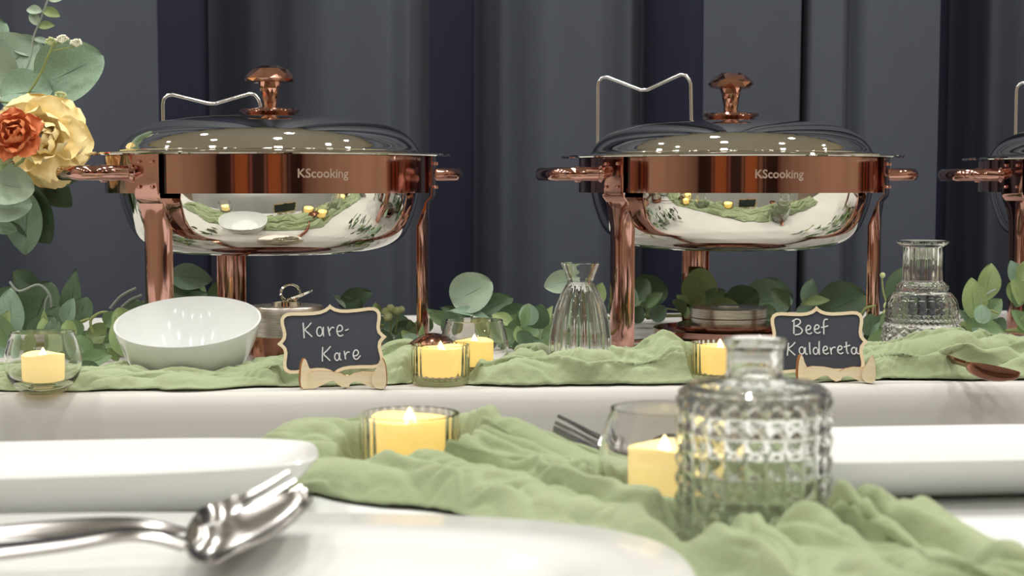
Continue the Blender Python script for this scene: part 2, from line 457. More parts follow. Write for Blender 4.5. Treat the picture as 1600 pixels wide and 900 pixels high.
def build_chafer(label, px, Y, rot_off, hook, knob_style=0):
    c = Vector((X(px, Y), Y, TZ))
    rz = atan2(-c.x, c.y)
    t = thing('chafing_dish', label, 'chafing dish', c, rz, group='copper chafing dishes along the back table')
    n = 128
    # copper band
    z0, z1 = 0.160, 0.1965
    band = MB().lathe([(R_BAND + 0.0006, z0), (R_BAND + 0.0006, z1), (R_BAND - 0.0012, z1), (R_BAND - 0.0012, z0), (R_BAND + 0.0006, z0)], n)
    bo = band.build('band', M['copper'], t, label='polished rose copper band around the pan')
    vs, fs = text_mesh('KScooking', 0.0118)
    a0 = R(-90 + 17)
    rr = R_BAND + 0.0010
    lv = [pol(rr, a0 + v[0] * 1.0 / rr, 0.1785 + v[1]) for v in vs]
    MB().add(lv, fs).build('lettering', M['engrave'], bo, smooth=False, label='etched maker lettering')
    # seam next to the front leg
    aj = R(228 + rot_off + 7)
    MB().box(-0.0006, 0.0006, -0.0006, 0.0006, z0, z1).xform(Matrix.Translation((cos(aj) * (R_BAND + 0.0008), sin(aj) * (R_BAND + 0.0008), 0))).build('seam', M['door_dark'], bo, smooth=False)
    # water pan
    pan = [(0, 0.0990), (0.086, 0.0990), (0.104, 0.1003), (0.119, 0.1042), (0.130, 0.1100), (0.1385, 0.1185), (0.1450, 0.132), (0.1515, 0.154), (0.1575, 0.194), (0.1555, 0.194), (0.1492, 0.154), (0.1428, 0.133), (0.1363, 0.120), (0.128, 0.112), (0.117, 0.1062), (0.103, 0.1026), (0.086, 0.1015), (0, 0.1015)]
    def sm(prof, m=4):
        out = []
        for i in range(len(prof) - 1):
            p0 = prof[max(i - 1, 0)]; p1 = prof[i]; p2 = prof[i + 1]; p3 = prof[min(i + 2, len(prof) - 1)]
            for k in range(m):
                u = k / m
                out.append(tuple(0.5 * ((2 * p1[j]) + (-p0[j] + p2[j]) * u + (2 * p0[j] - 5 * p1[j] + 4 * p2[j] - p3[j]) * u * u + (-p0[j] + 3 * p1[j] - 3 * p2[j] + p3[j]) * u ** 3) for j in (0, 1)))
        out.append(prof[-1])
        return out
    MB().lathe([(max(r, 0) if i else 0, z) for i, (r, z) in enumerate(sm(pan[:9], 4))] + sm(pan[9:], 2), n).build('water_pan', M['silver'], t, label='mirror steel rounded pan')
    # rim flange of the food pan
    MB().lathe([(0.150, 0.1985), (0.160, 0.1992), (0.182, 0.2000), (R_RIM, 0.1992), (R_RIM + 0.0005, 0.1978), (R_RIM - 0.001, 0.1966), (0.182, 0.1966), (0.160, 0.1968), (0.150, 0.1972), (0.150, 0.1985)], n).build('rim', M['silver'], t, label='thin mirror steel rim')
    # lid
    lid = [(0.1525, 0.2002), (0.1535, 0.2022), (0.1520, 0.2045), (0.1485, 0.2105), (0.143, 0.2170), (0.134, 0.2235), (0.122, 0.2290), (0.106, 0.2330), (0.085, 0.2358), (0.060, 0.2377), (0.030, 0.2387), (0.0, 0.2390)]
    li = sm(lid, 5)
    li[-1] = (0, 0.239)
    lo = MB().lathe(li, n).build('lid', M['silver'], t, angle=80, label='domed mirror steel lid')
    kp = MB().lathe([(0, 0.2385), (0.024, 0.2385), (0.026, 0.2405), (0.0305, 0.2432), (0.0312, 0.2445), (0.030, 0.2458), (0.014, 0.2475), (0.0, 0.2478)], 64)
    kp.build('knob_plate', M['copper'], lo)
    # facetted stem
    nf = 14
    rows = []
    for i, (r, z) in enumerate([(0.0078, 0.2472), (0.0076, 0.252), (0.0084, 0.257), (0.0092, 0.262), (0.0102, 0.267), (0.0122, 0.2735)]):
        rows.append([pol(r, 2 * pi * (k + 0.5 * (i % 2)) / nf, z) for k in range(nf)])
    mb = MB()
    o = 0
    mb.v = [tuple(p) for row in rows for p in row]
    for i in range(len(rows) - 1):
        for k in range(nf):
            k2 = (k + 1) % nf
            a, b = i * nf + k, i * nf + k2
            c_, d = (i + 1) * nf + k, (i + 1) * nf + k2
            if i % 2 == 0: mb.f += [(a, b, c_), (b, d, c_)]
            else: mb.f += [(a, b, d), (a, d, c_)]
    mb.mi = [0] * len(mb.f)
    mb.build('knob_stem', M['copper_cut'], lo, smooth=False)
    nf = 12
    if knob_style == 0:
        rr_ = [(0.0125, 0.2732), (0.0245, 0.2735), (0.0262, 0.2765), (0.0240, 0.2805), (0.0185, 0.2868), (0.0085, 0.2905), (0.0, 0.2900)]
    else:
        rr_ = [(0.0115, 0.2732), (0.0215, 0.2745), (0.0248, 0.2790), (0.0222, 0.2820), (0.0160, 0.2872), (0.0100, 0.2900), (0.0, 0.2904)]
    mb = MB()
    rows = []
    for i, (r, z) in enumerate(rr_[:-1]):
        rows.append([pol(r, 2 * pi * (k + 0.5 * (i % 2)) / nf, z + 0.0008 * ((k * 7) % 3 - 1) * (knob_style)) for k in range(nf)])
    mb.v = [tuple(p) for row in rows for p in row]
    for i in range(len(rows) - 1):
        for k in range(nf):
            k2 = (k + 1) % nf
            a, b = i * nf + k, i * nf + k2
            c_, d = (i + 1) * nf + k, (i + 1) * nf + k2
            if i % 2 == 0: mb.f += [(a, b, c_), (b, d, c_)]
            else: mb.f += [(a, b, d), (a, d, c_)]
    L = (len(rows) - 1) * nf
    mb.v.append((0, 0, rr_[-1][1]))
    for k in range(nf): mb.f.append((L + k, L + (k + 1) % nf, len(mb.v) - 1))
    mb.mi = [0] * len(mb.f)
    mb.build('knob', M['copper_cut'], lo, smooth=False, label='facetted copper knob')
    # legs: U channel straps
    hw = 0.0165
    for base_a in (228, 108, -12):
        a = R(base_a + rot_off)
        prof = [(0.1695, 0.1975), (0.1695, 0.159), (0.1685, 0.1555), (0.1640, 0.1505), (0.1630, 0.143), (0.1630, 0.125), (0.1630, 0.100), (0.1630, 0.03), (0.1630, 0.0)]
        rows = []
        for i, (r, z) in enumerate(prof):
            flange = 0.0022 if i < 2 else (0.005 if i < 4 else 0.011)
            bulge = 0.0006 if i < 5 else 0.0075
            fl = [(hw * -cos(pi * k / 8), bulge * sin(pi * k / 8) - (0.0 if i < 5 else 0.0065)) for k in range(9)]
            fl = [(-hw, fl[0][1] - flange * 0.3)] + fl + [(hw, fl[-1][1] - flange * 0.3), (hw - 0.0012, fl[-1][1] - flange * 0.3)] + [(w2 * 0.93, q2 - 0.0013) for w2, q2 in reversed(fl)] + [(-hw + 0.0012, fl[0][1] - flange * 0.3)]
            row = []
            for (w_, q) in fl:
                rr2 = r + q
                row.append((rr2 * cos(a) - w_ * sin(a), rr2 * sin(a) + w_ * cos(a), z))
            rows.append(row)
        lg = MB().grid(rows, closed_v=True)
        no = len(rows[0])
        lg.f.append(tuple(range(no))); lg.mi.append(0)
        lgo = lg.build('leg', M['copper'], t, angle=30)
        for du in (-0.009, 0.009):
            for z in (0.190, 0.166):
                rr2 = 0.1712
                MB().ball((rr2 * cos(a) - du * sin(a), rr2 * sin(a) + du * cos(a), z), 0.0019, 10, 6).build('rivet', M['copper'], lgo)
        # arm to the burner tray
        arm = MB().box(0.076, 0.1600, -0.006, 0.006, 0.0035, 0.0055).xform(Matrix.Rotation(a, 4, 'Z'))
        arm.build('tray_arm', M['copper_dark'], t, smooth=False)
    MB().lathe([(0, 0.003), (0.078, 0.003), (0.082, 0.005), (0.083, 0.011), (0.081, 0.011), (0.079, 0.0065), (0, 0.0065)], 72).build('burner_tray', M['copper'], t)
    # loop handles
    for a_deg in (205 + rot_off * 0.5, 25 + rot_off * 0.5):
        a = R(a_deg)
        pts = []
        hwid, out = 0.042, 0.046
        raw = [(0.0, -hwid), (0.010, -hwid), (0.020, -hwid)]
        for k in range(7):
            b = -pi / 2 + k * (pi / 2) / 6
            raw.append((0.020 + (out - 0.020) * cos(b), -hwid + 0.018 + 0.018 * sin(b) * 1.0))
        full = raw + [(q, -w_) for q, w_ in reversed(raw)]
        path = []
        for q, w_ in full:
            rr2 = sqrt(R_BAND ** 2 - w_ ** 2) + q
            path.append((rr2 * cos(a) - w_ * sin(a), rr2 * sin(a) + w_ * cos(a), 0.1795))
        # flattened oval bar
        rows = []
        pv = [Vector(p) for p in path]
        for i, p in enumerate(pv):
            tg = (pv[min(i + 1, len(pv) - 1)] - pv[max(i - 1, 0)]).normalized()
            side = tg.cross(Vector((0, 0, 1))).normalized()
            rows.append([p + side * (0.0055 * cos(2 * pi * k / 12)) + Vector((0, 0, 0.0070 * sin(2 * pi * k / 12))) for k in range(12)])
        ho = MB().grid(rows, closed_v=True).build('handle', M['copper'], t, label='looped copper side handle')
        for w_ in (-hwid, hwid):
            rr2 = sqrt(R_BAND ** 2 - w_ ** 2)
            q = Vector((rr2 * cos(a) - w_ * sin(a), rr2 * sin(a) + w_ * cos(a), 0.1795))
            d = Vector((cos(a), sin(a), 0))
            MB().tube([q - d * 0.0005, q + d * 0.004, q + d * 0.007], [0.009, 0.009, 0.0065], 16).build('handle_mount', M['copper'], ho)
    # lid holder wire
    cx, yb, w, ztop, dip, right_low = hook
    x0, x1 = cx - w / 2, cx + w / 2
    zt = ztop
    pts = [(x0, 0.170), (x0, zt - 0.013), (x0 + 0.001, zt - 0.007), (x0 + 0.005, zt - 0.003), (x0 + 0.011, zt - 0.002), (cx - 0.004, zt - dip), (cx + 0.004, zt - dip), (x1 - 0.012, zt), (x1 - 0.006, zt - 0.001), (x1 - 0.002, zt - 0.006), (x1, zt - 0.012), (x1 + 0.003, 0.170)]
    MB().tube([(x, yb, z) for x, z in pts], 0.0022, 10).build('lid_holder', M['wire'], t, label='bent steel wire lid holder')
    return t

build_chafer('leftmost copper chafing dish, behind the white bowl', 425, 1.59, -1, (-0.065, 0.168, 0.108, 0.2715, 0.0115, 0))
build_chafer('middle copper chafing dish, behind the sign reading Beef Kaldereta', 1139, 1.69, -3, (-0.104, 0.168, 0.112, 0.301, 0.018, 0), 1)
build_chafer('rightmost copper chafing dish, cut off by the right edge', 1757, 1.79, -3, (-0.080, 0.168, 0.112, 0.302, 0.018, 0), 1)

# ------------------------------------------------------------------ burners
def burner(label, px, Y, rc, z_tray, hc, hd, rd, ring=False):
    t = thing('fuel_burner', label, 'burner', (X(px, Y), Y, TZ + z_tray), group='chafing fuel burners under the dishes')
    MB().lathe([(0, 0.0), (rd * 0.8, 0.0), (rd, hd * 0.35), (rd, hd * 0.8), (rd * 0.97, hd), (rc * 0.7, hd), (0, hd)], 56).build('burner_base', M['copper_dark'], t)
    MB().lathe([(0, hd), (rc, hd), (rc, hd + hc * 0.35), (rc * 1.03, hd + hc * 0.42), (rc * 1.03, hd + hc * 0.95), (rc * 1.0, hd + hc), (rc * 0.35, hd + hc), (rc * 0.3, hd + hc * 0.8), (0, hd + hc * 0.8)], 56).build('burner_can', M['can'], t)
    if ring:
        top = hd + hc
        MB().lathe([(0, top), (0.014, top), (0.0135, top + 0.004), (0, top + 0.006)], 32).build('snuffer_cap', M['silver'], t)
        c = [(0.004 + 0.009 * cos(2 * pi * k / 20), 0.003 * sin(2 * pi * k / 20), top + 0.012 + 0.0075 * sin(2 * pi * k / 20)) for k in range(21)]
        MB().tube(c, 0.0013, 8, cap=False).build('ring_pull', M['silver'], t)
        MB().lathe([(0, 0.0), (0.012, 0.001), (0.013, 0.003), (0, 0.005)], 24).xform(Matrix.Translation((0.014, 0, top + 0.008)) @ Matrix.Rotation(R(-20), 4, 'Y')).build('ring_tab', M['silver'], t)
    return t
burner('tall steel fuel burner with a ring pull, behind the sign reading Kare-Kare', 447, 1.45, 0.034, 0.0, 0.028, 0.0262, 0.037, True)
burner('low steel fuel burner under the middle chafing dish', 1139, 1.69, 0.041, 0.0068, 0.018, 0.009, 0.058)
burner('fuel burner under the chafing dish at the right edge', 1757, 1.79, 0.041, 0.0068, 0.018, 0.009, 0.058)

# ------------------------------------------------------------------ white slanted bowl
def bowl():
    Y = 1.338
    t = thing('serving_bowl', 'empty white bowl with a slanted rim, in front of the left chafing dish', 'bowl', (X(293, Y), Y, TZ + 0.004), 0)
    n = 96; base_r = 0.0435; rim_rx = 0.0632; tilt = R(15.0); zc = 0.0455
    rows_o, rows_i = [], []
    m = 22
    for i in range(m + 1):
        u = i / m
        row = []; row2 = []
        for k in range(n):
            a = 2 * pi * k / n
            rim = Vector((rim_rx * cos(a), rim_rx * 0.985 * sin(a) , zc + rim_rx * sin(a) * math.tan(tilt)))
            s = base_r + (rim_rx - base_r) * (1 - (1 - u) ** 1.3)
            z = rim.z * (u ** 1.18)
            row.append((s * cos(a), s * sin(a), z))
            s2 = max(s - 0.0020, 0.001)
            row2.append((s2 * cos(a), s2 * sin(a), 0.004 + (z) * (rim.z - 0.0038) / rim.z))
        rows_o.append(row); rows_i.append(row2)
    mb = MB()
    full = [[(x * 0.001, y * 0.001, 0) for x, y, z in rows_o[0]]] + rows_o + list(reversed(rows_i)) + [[(x * 0.6, y * 0.6, 0.0038) for x, y, z in rows_i[0]], [(x * 0.001, y * 0.001, 0.0036) for x, y, z in rows_i[0]]]
    mb.grid(full, closed_v=True)
    mb.build('bowl_body', M['bowl'], t, angle=60)
bowl()

# ------------------------------------------------------------------ candles
def flame_part(parent, z, s=1.0):
    MB().lathe([(0, z - 0.001), (0.0028 * s, z), (0.0032 * s, z + 0.0018 * s), (0.0022 * s, z + 0.0042 * s), (0.0009 * s, z + 0.0066 * s), (0, z + 0.0078 * s)], 16).build('flame_tip', M['flame'], parent)

def candle_in(center, r, h, label, mw, s=1.0, tilt=0.0):
    t = thing('led_candle', label, 'candle', center, random.uniform(0, 6), group='flickering candles')
    n = 48
    def rf(rr, z, a): return rr * (1 + 0.006 * sin(5 * a))
    body = [(0, 0), (r * 0.97, 0), (r, 0.001), (r, h * 0.9)]
    mb = MB().lathe(body, n)
    ztop = lambda a, q: h * 0.93 + 0.0012 * s * sin(a * 2 + 1.0) - (1 - q) * 0.0028 * s
    rows = [[(r * cos(2 * pi * k / n), r * sin(2 * pi * k / n), h * 0.9) for k in range(n)]]
    for q in (0.985, 0.9, 0.7, 0.4, 0.15, 0.01):
        rows.append([(r * q * cos(2 * pi * k / n), r * q * sin(2 * pi * k / n), ztop(2 * pi * k / n, q)) for k in range(n)])
    mb.grid(rows, closed_v=True)
    mb.build('wax', mw, t)
    flame_part(t, h * 0.93 - 0.0026 * s, s)
    ld = bpy.data.lights.new('flame_light', 'POINT')
    ld.energy = 0.05 * s * s; ld.color = (1.0, 0.62, 0.22); ld.shadow_soft_size = 0.0008
    lo = bpy.data.objects.new('flame_light', ld); COL.objects.link(lo); lo.parent = t
    lo.location = (0, 0, h * 0.93 + 0.0025 * s)
    return t

def ball_glass(label, clabel, px, Y, s=1.0, z=0.0, mw=None):
    c = Vector((X(px, Y), Y, TZ + z))
    t = thing('candle_bowl', label, 'candle holder', c, 0, group='round glass candle bowls')
    out = [(0, 0.0008), (0.010, 0.0003), (0.0145, 0.0), (0.0185, 0.0022), (0.0235, 0.0068), (0.0275, 0.0130), (0.0300, 0.0200), (0.0305, 0.0262), (0.0296, 0.0340), (0.0272, 0.0425), (0.0250, 0.0480), (0.0250, 0.0497)]
    inn = [(0.0238, 0.0497), (0.0236, 0.0480), (0.0256, 0.0422), (0.0280, 0.0338), (0.0289, 0.0262), (0.0284, 0.0202), (0.0258, 0.0140), (0.0215, 0.0095), (0.015, 0.0072), (0, 0.0066)]
    MB().lathe([(r * s, z_ * s) for r, z_ in out + inn], 72).build('glass', M['glass'], t, angle=70)
    candle_in(c + Vector((0, 0, 0.0080 * s)), 0.0168 * s, 0.0255 * s, clabel, mw or M['wax'], s)

def ribbed_glass(label, clabel, px, Y, s=1.0, z=0.0, mw=None):
    c = Vector((X(px, Y), Y, TZ + z))
    t = thing('ribbed_candle_cup', label, 'candle holder', c, 0, group='ribbed glass candle cups')
    nr = 30
    def rf(r, z_, a):
        if r > 0.0235 * s and 0.0065 * s < z_ < 0.0325 * s: return r * (1 - 0.022 * (0.5 - 0.5 * cos(nr * a)))
        return r
    out = [(0, 0.0005), (0.0222, 0.0), (0.0240, 0.0012), (0.0243, 0.0045), (0.0243, 0.0064), (0.0246, 0.0075), (0.0248, 0.020), (0.0249, 0.0315), (0.0247, 0.0335)]
    inn = [(0.0222, 0.0335), (0.0220, 0.0300), (0.0218, 0.0080), (0.020, 0.0062), (0, 0.0060)]
    MB().lathe([(r * s, z_ * s) for r, z_ in out + inn], nr * 8, rf).build('glass', M['glass'], t, angle=75)
    candle_in(c + Vector((0, 0, 0.0066 * s)), 0.0190 * s, 0.0268 * s, clabel, mw or M['wax'], s)

ball_glass('round glass candle bowl at the left edge of the back table', 'lit candle in the round bowl at the left edge', 65, 1.235, 1.0, mw=M['wax_dim'])
ball_glass('round glass candle bowl behind the ribbed cup, mid back table', 'lit candle in the round bowl behind the ribbed cup', 741, 1.345)
ball_glass('large blurred round glass candle bowl on the near table', 'lit candle in the round bowl on the near table', 1040, 0.775, 1.1, mw=M['wax_dim'])
ribbed_glass('ribbed glass candle cup right of the sign reading Kare-Kare', 'lit candle in the ribbed cup right of the Kare-Kare sign', 688, 1.292)
ribbed_glass('ribbed glass candle cup half hidden behind the blurred vase', 'lit candle in the ribbed cup behind the blurred vase', 1126, 1.31)
ribbed_glass('ribbed glass candle cup in the gauze on the near table', 'lit candle in the ribbed cup on the near table', 639, 0.865, 1.15)

# ------------------------------------------------------------------ vases
def fluted_vase():
    Y = 1.335
    t = thing('bud_vase', 'small fluted glass bottle vase with a flared lip, left of the middle chafing dish', 'vase', (X(907, Y), Y, TZ), 0)
    out = [(0, 0.001), (0.020, 0.0), (0.0255, 0.002), (0.0275, 0.010), (0.0277, 0.022), (0.0270, 0.036), (0.0250, 0.050), (0.0215, 0.063), (0.0170, 0.074), (0.0130, 0.0805), (0.0115, 0.0835), (0.0118, 0.0862), (0.0140, 0.0920), (0.0166, 0.0985), (0.0172, 0.1002)]
    inn = [(0.0160, 0.1004), (0.0152, 0.0985), (0.0126, 0.0920), (0.0102, 0.0862), (0.0098, 0.0835), (0.0112, 0.0800), (0.0148, 0.0735), (0.0192, 0.0625), (0.0228, 0.0495), (0.0250, 0.036), (0.0256, 0.022), (0.0252, 0.012), (0.021, 0.0070), (0, 0.006)]
    out = [p for i in range(len(out) - 1) for p in (out[i], tuple((Vector(out[i]) + Vector(out[i + 1])) / 2))] + [out[-1]]
    def rf(r, z, a):
        w = max(0.0, min(1.0, (z - 0.003) / 0.01)) * max(0.0, min(1.0, (0.082 - z) / 0.012))
        return r * (1 - 0.055 * w * (0.5 - 0.5 * cos(18 * a)))
    MB().lathe(out, 144, rf).lathe(inn, 72).build('glass_body', M['glass_heavy'], t, angle=70)
fluted_vase()

def merge_lathe(out, inn, n, rf, m, name, t):
    prof = out + inn
    no = len(out)
    # radius relief only on the outer wall: decide by index via closure counter
    mb = MB(); rows = []
    for i, (r, z) in enumerate(prof):
        if r <= 1e-7:
            rows.append([len(mb.v)]); mb.v.append((0, 0, z)); continue
        row = []
        for k in range(n):
            a = 2 * pi * k / n
            rr = rf(r, z, a) if i < no else r
            row.append(len(mb.v)); mb.v.append((rr * cos(a), rr * sin(a), z))
        rows.append(row)
    for A_, B_ in zip(rows[:-1], rows[1:]):
        for k in range(n):
            k2 = (k + 1) % n
            if len(A_) == 1: f = (A_[0], B_[k2], B_[k])
            elif len(B_) == 1: f = (A_[k], A_[k2], B_[0])
            else: f = (A_[k], A_[k2], B_[k2], B_[k])
            mb.f.append(f); mb.mi.append(0)
    return mb.build(name, m, t, angle=70)

def dense(prof, step):
    out = []
    for a, b in zip(prof[:-1], prof[1:]):
        a, b = Vector(a), Vector(b)
        k = max(1, int((b - a).length / step))
        for i in range(k): out.append(tuple(a + (b - a) * i / k))
    out.append(tuple(prof[-1]))
    return out

def tri(x):
    x = x % 1.0
    return 1 - abs(2 * x - 1)

def cut_vase(label, px, Y, cx=None):
    t = thing('cut_glass_vase', label, 'vase', (X(px, Y) if cx is None else cx, Y, TZ), 0)
    out = [(0, 0.001), (0.024, 0.0), (0.031, 0.003), (0.0350, 0.014), (0.0362, 0.027), (0.0352, 0.0385), (0.0328, 0.0415), (0.0336, 0.0445), (0.0328, 0.0475), (0.0330, 0.055), (0.0315, 0.0625), (0.0265, 0.0690), (0.0222, 0.0705), (0.0238, 0.0725), (0.0238, 0.0755), (0.0215, 0.0775), (0.0182, 0.0800), (0.0178, 0.095), (0.0178, 0.1115), (0.0215, 0.1135), (0.0238, 0.1155), (0.0238, 0.1168)]
    inn = [(0.0205, 0.1172), (0.0158, 0.1125), (0.0150, 0.095), (0.0152, 0.080), (0.0180, 0.0750), (0.0200, 0.0700), (0.0250, 0.0660), (0.0290, 0.0600), (0.0305, 0.052), (0.0300, 0.044), (0.0315, 0.0360), (0.0325, 0.027), (0.0315, 0.0160), (0.026, 0.0075), (0, 0.006)]
    def rf(r, z, a):
        if 0.004 < z < 0.0385 and r > 0.02:
            u = a * 18 / (2 * pi); v = z / 0.0085
            d = min(tri(u + v), tri(u - v))
            return r * (1 - 0.045 * (1 - min(1, d * 2.2)))
        if 0.0405 < z < 0.0485:
            return r * (1 - 0.03 * tri(a * 44 / (2 * pi) + z / 0.005))
        if 0.0712 < z < 0.077:
            return r * (1 - 0.03 * tri(a * 30 / (2 * pi) + z / 0.008))
        if 0.05 < z < 0.068:
            return r * (1 - 0.02 * tri(a * 24 / (2 * pi)) * tri(z / 0.006))
        if 0.079 < z < 0.112 and r < 0.0185:
            return r * (1 - 0.05 * (0.5 - 0.5 * cos(16 * a)))
        return r
    merge_lathe(dense(out, 0.0011), inn, 288, rf, M['glass_heavy'], 'glass_body', t)
    return t
cut_vase('pressed glass bottle vase with rope ring and diamond base, right of the Beef Kaldereta sign', 1441, 1.41)
cut_left = cut_vase('textured glass vase at the left edge holding the roses', -52, 1.58)

def diamond_vase():
    Y = 0.70
    t = thing('diamond_vase', 'large blurred glass bottle vase with studded diamond sides, on the near table', 'vase', (X(1180, Y), Y, TZ), 0)
    out = [(0, 0.001), (0.030, 0.0), (0.0345, 0.002), (0.0355, 0.006), (0.0356, 0.068), (0.0345, 0.0735), (0.030, 0.0770), (0.020, 0.0785), (0.0138, 0.0800), (0.0126, 0.0825), (0.0126, 0.0925), (0.0140, 0.0940), (0.0145, 0.0960), (0.0142, 0.0975)]
    inn = [(0.0115, 0.0978), (0.0098, 0.0945), (0.0096, 0.083), (0.0102, 0.0785), (0.0180, 0.0755), (0.0275, 0.0735), (0.0305, 0.0700), (0.0310, 0.066), (0.0310, 0.012), (0.028, 0.008), (0, 0.007)]
    def rf(r, z, a):
        if 0.004 < z < 0.071 and r > 0.03:
            u = a * 24 / (2 * pi); v = z / 0.0093
            d = tri(u) * tri(v)
            return r * (1 - 0.030 + 0.042 * min(1, 1.25 * min(tri(u), tri(v))))
        if z > 0.0795 and r < 0.0135:
            return r * (1 + 0.02 * cos(8 * a))
        return r
    merge_lathe(dense(out, 0.0011), inn, 288, rf, M['glass_heavy'], 'glass_body', t)
diamond_vase()

# ------------------------------------------------------------------ chalkboard signs
def offset_poly(p, d):
    n = len(p); out = []
    for i in range(n):
        a = Vector(p[i - 1]); b = Vector(p[i]); c = Vector(p[(i + 1) % n])
        e1 = (b - a).normalized(); e2 = (c - b).normalized()
        n1 = Vector((-e1.y, e1.x)); n2 = Vector((-e2.y, e2.x))
        m = (n1 + n2)
        m = m / max(m.length_squared / 2, 0.6)
        out.append(tuple(b + m * d))
    return out

def sign(label, cpx, cpy, Y, roll, strokes, W=1.0, yaw=0.0, sdx=18, ssc=1.0):
    s = Y / F_PX * 1.002
    c = P(cpx, cpy, Y)
    t = thing('chalkboard_sign', label, 'sign', (c.x, Y, TZ), yaw, group='chalkboard food signs on wooden stands')
    q = [(0, 57), (3, 53.5), (8, 50), (15, 47.6), (24, 46.6), (40, 47), (56, 48.2), (64, 47.5), (70, 44), (73, 38), (73, 30), (71.5, 22), (70.5, 15), (71.5, 9), (75, 4.5), (80, 0)]
    q = [(x * W, z) for x, z in q]
    ring = [q[i] for i in range(len(q))] + [(x, -z) for x, z in reversed(q[:-1])]
    ring = ring + [(-x, z) for x, z in reversed(ring[1:-1])]
    ring = [(x * s, z * s) for x, z in ring]
    inner = offset_poly(ring, -5.2 * s)
    if abs(inner[9][0]) > abs(ring[9][0]): inner = offset_poly(ring, 5.2 * s)
    lean = R(-9)
    h0 = (c.z - TZ)
    mtx = Matrix.Translation((0, 0, h0)) @ Matrix.Rotation(lean, 4, 'X') @ Matrix.Rotation(-roll, 4, 'Y')
    n = len(ring)
    fr = MB(); th = 0.0016
    for (y0_, y1_) in [(-th, th)]:
        vs = [(x, y0_, z) for x, z in ring] + [(x, y0_, z) for x, z in inner] + [(x, y1_, z) for x, z in ring] + [(x, y1_, z) for x, z in inner]
        fs = []; mi = []
        for k in range(n):
            k2 = (k + 1) % n
            fr.f.append((k, k2, n + k2, n + k)); fr.mi.append(0)
            fr.f.append((2 * n + k, 3 * n + k, 3 * n + k2, 2 * n + k2)); fr.mi.append(0)
            fr.f.append((k, 2 * n + k, 2 * n + k2, k2)); fr.mi.append(1)
            fr.f.append((n + k, n + k2, 3 * n + k2, 3 * n + k)); fr.mi.append(1)
        fr.v = vs
    fr.xform(mtx).build('frame', [M['wood'], M['wood_edge']], t, smooth=False, label='pale wooden bracket shaped frame')
    bd = MB().prism(inner, -0.0007, 0.0009).xform(mtx).build('blackboard', M['board'], t, smooth=False, label='dark grey chalkboard panel')
    lt = MB()
    for st, wd in strokes:
        pts = []
        for (x, y) in st:
            dx, dz = (x - cpx) * s, -(y - cpy) * s
            pts.append(Vector((dx * cos(-roll) - dz * sin(-roll), -0.0009, dx * sin(-roll) + dz * cos(-roll))))
        # smooth the stroke
        dn = []
        for i in range(len(pts) - 1):
            p0 = pts[max(i - 1, 0)]; p1 = pts[i]; p2 = pts[i + 1]; p3 = pts[min(i + 2, len(pts) - 1)]
            for k in range(4):
                u = k / 4
                dn.append(0.5 * ((2 * p1) + (p2 - p0) * u + (2 * p0 - 5 * p1 + 4 * p2 - p3) * u * u + (3 * p1 - p0 - 3 * p2 + p3) * u ** 3))
        dn.append(pts[-1])
        lt.tube(dn, wd * s, 6)
    lt.xform(mtx).build('lettering', M['chalk'], bd, label='handwritten white chalk lettering')
    # stand: bar with two horned feet
    def horn(sgn):
        p = [(0, 0), (7, -1), (14, 1), (19, 7), (20, 15), (17, 24), (11, 33), (7, 43), (4, 47), (1, 45), (-2, 37), (-3.5, 25), (-4, 12), (-3, 4)]
        return [(sgn * x * s * ssc, (z + 1) * s * ssc) for x, z in p]
    sx0 = (sdx - 64 * ssc) * s; sx1 = (sdx + 64 * ssc) * s
    hz = MB().prism(horn(1), -0.0016, 0.0016, 0, 1).xform(Matrix.Translation((sx0, -0.011, 0)) @ Matrix.Rotation(R(34), 4, 'Z'))
    hz.build('stand_foot', [M['wood'], M['wood_edge']], t, smooth=False)
    hz = MB().prism(horn(-1)[::-1], -0.0016, 0.0016, 0, 1).xform(Matrix.Translation((sx1, -0.013, 0)) @ Matrix.Rotation(R(-14), 4, 'Z'))
    hz.build('stand_foot', [M['wood'], M['wood_edge']], t, smooth=False)
    bp = [(6, 4), (14, 0), (26, 1), (38, 6), (48, 11), (56, 12), (62, 6), (70, 2), (78, 3), (82, 9), (90, 12), (100, 8), (112, 2), (124, 0), (132, 6), (134, 16), (131, 25), (118, 26), (100, 27), (86, 24), (76, 19), (66, 24), (50, 27), (30, 28), (14, 24), (6, 16)]
    MB().prism([((sdx + (x - 70) * ssc) * s, z * s * ssc) for x, z in bp], -0.0060, -0.0030, 0, 1).xform(Matrix.Translation((0, -0.004, 0))).build('stand_bar', [M['wood'], M['wood_edge']], t, smooth=False)
    MB().box((sdx + 0) * s, (sdx + 5) * s, -0.007, 0.030, 0.0, 14 * s).build('stand_brace', M['wood'], t, smooth=False)
    return t

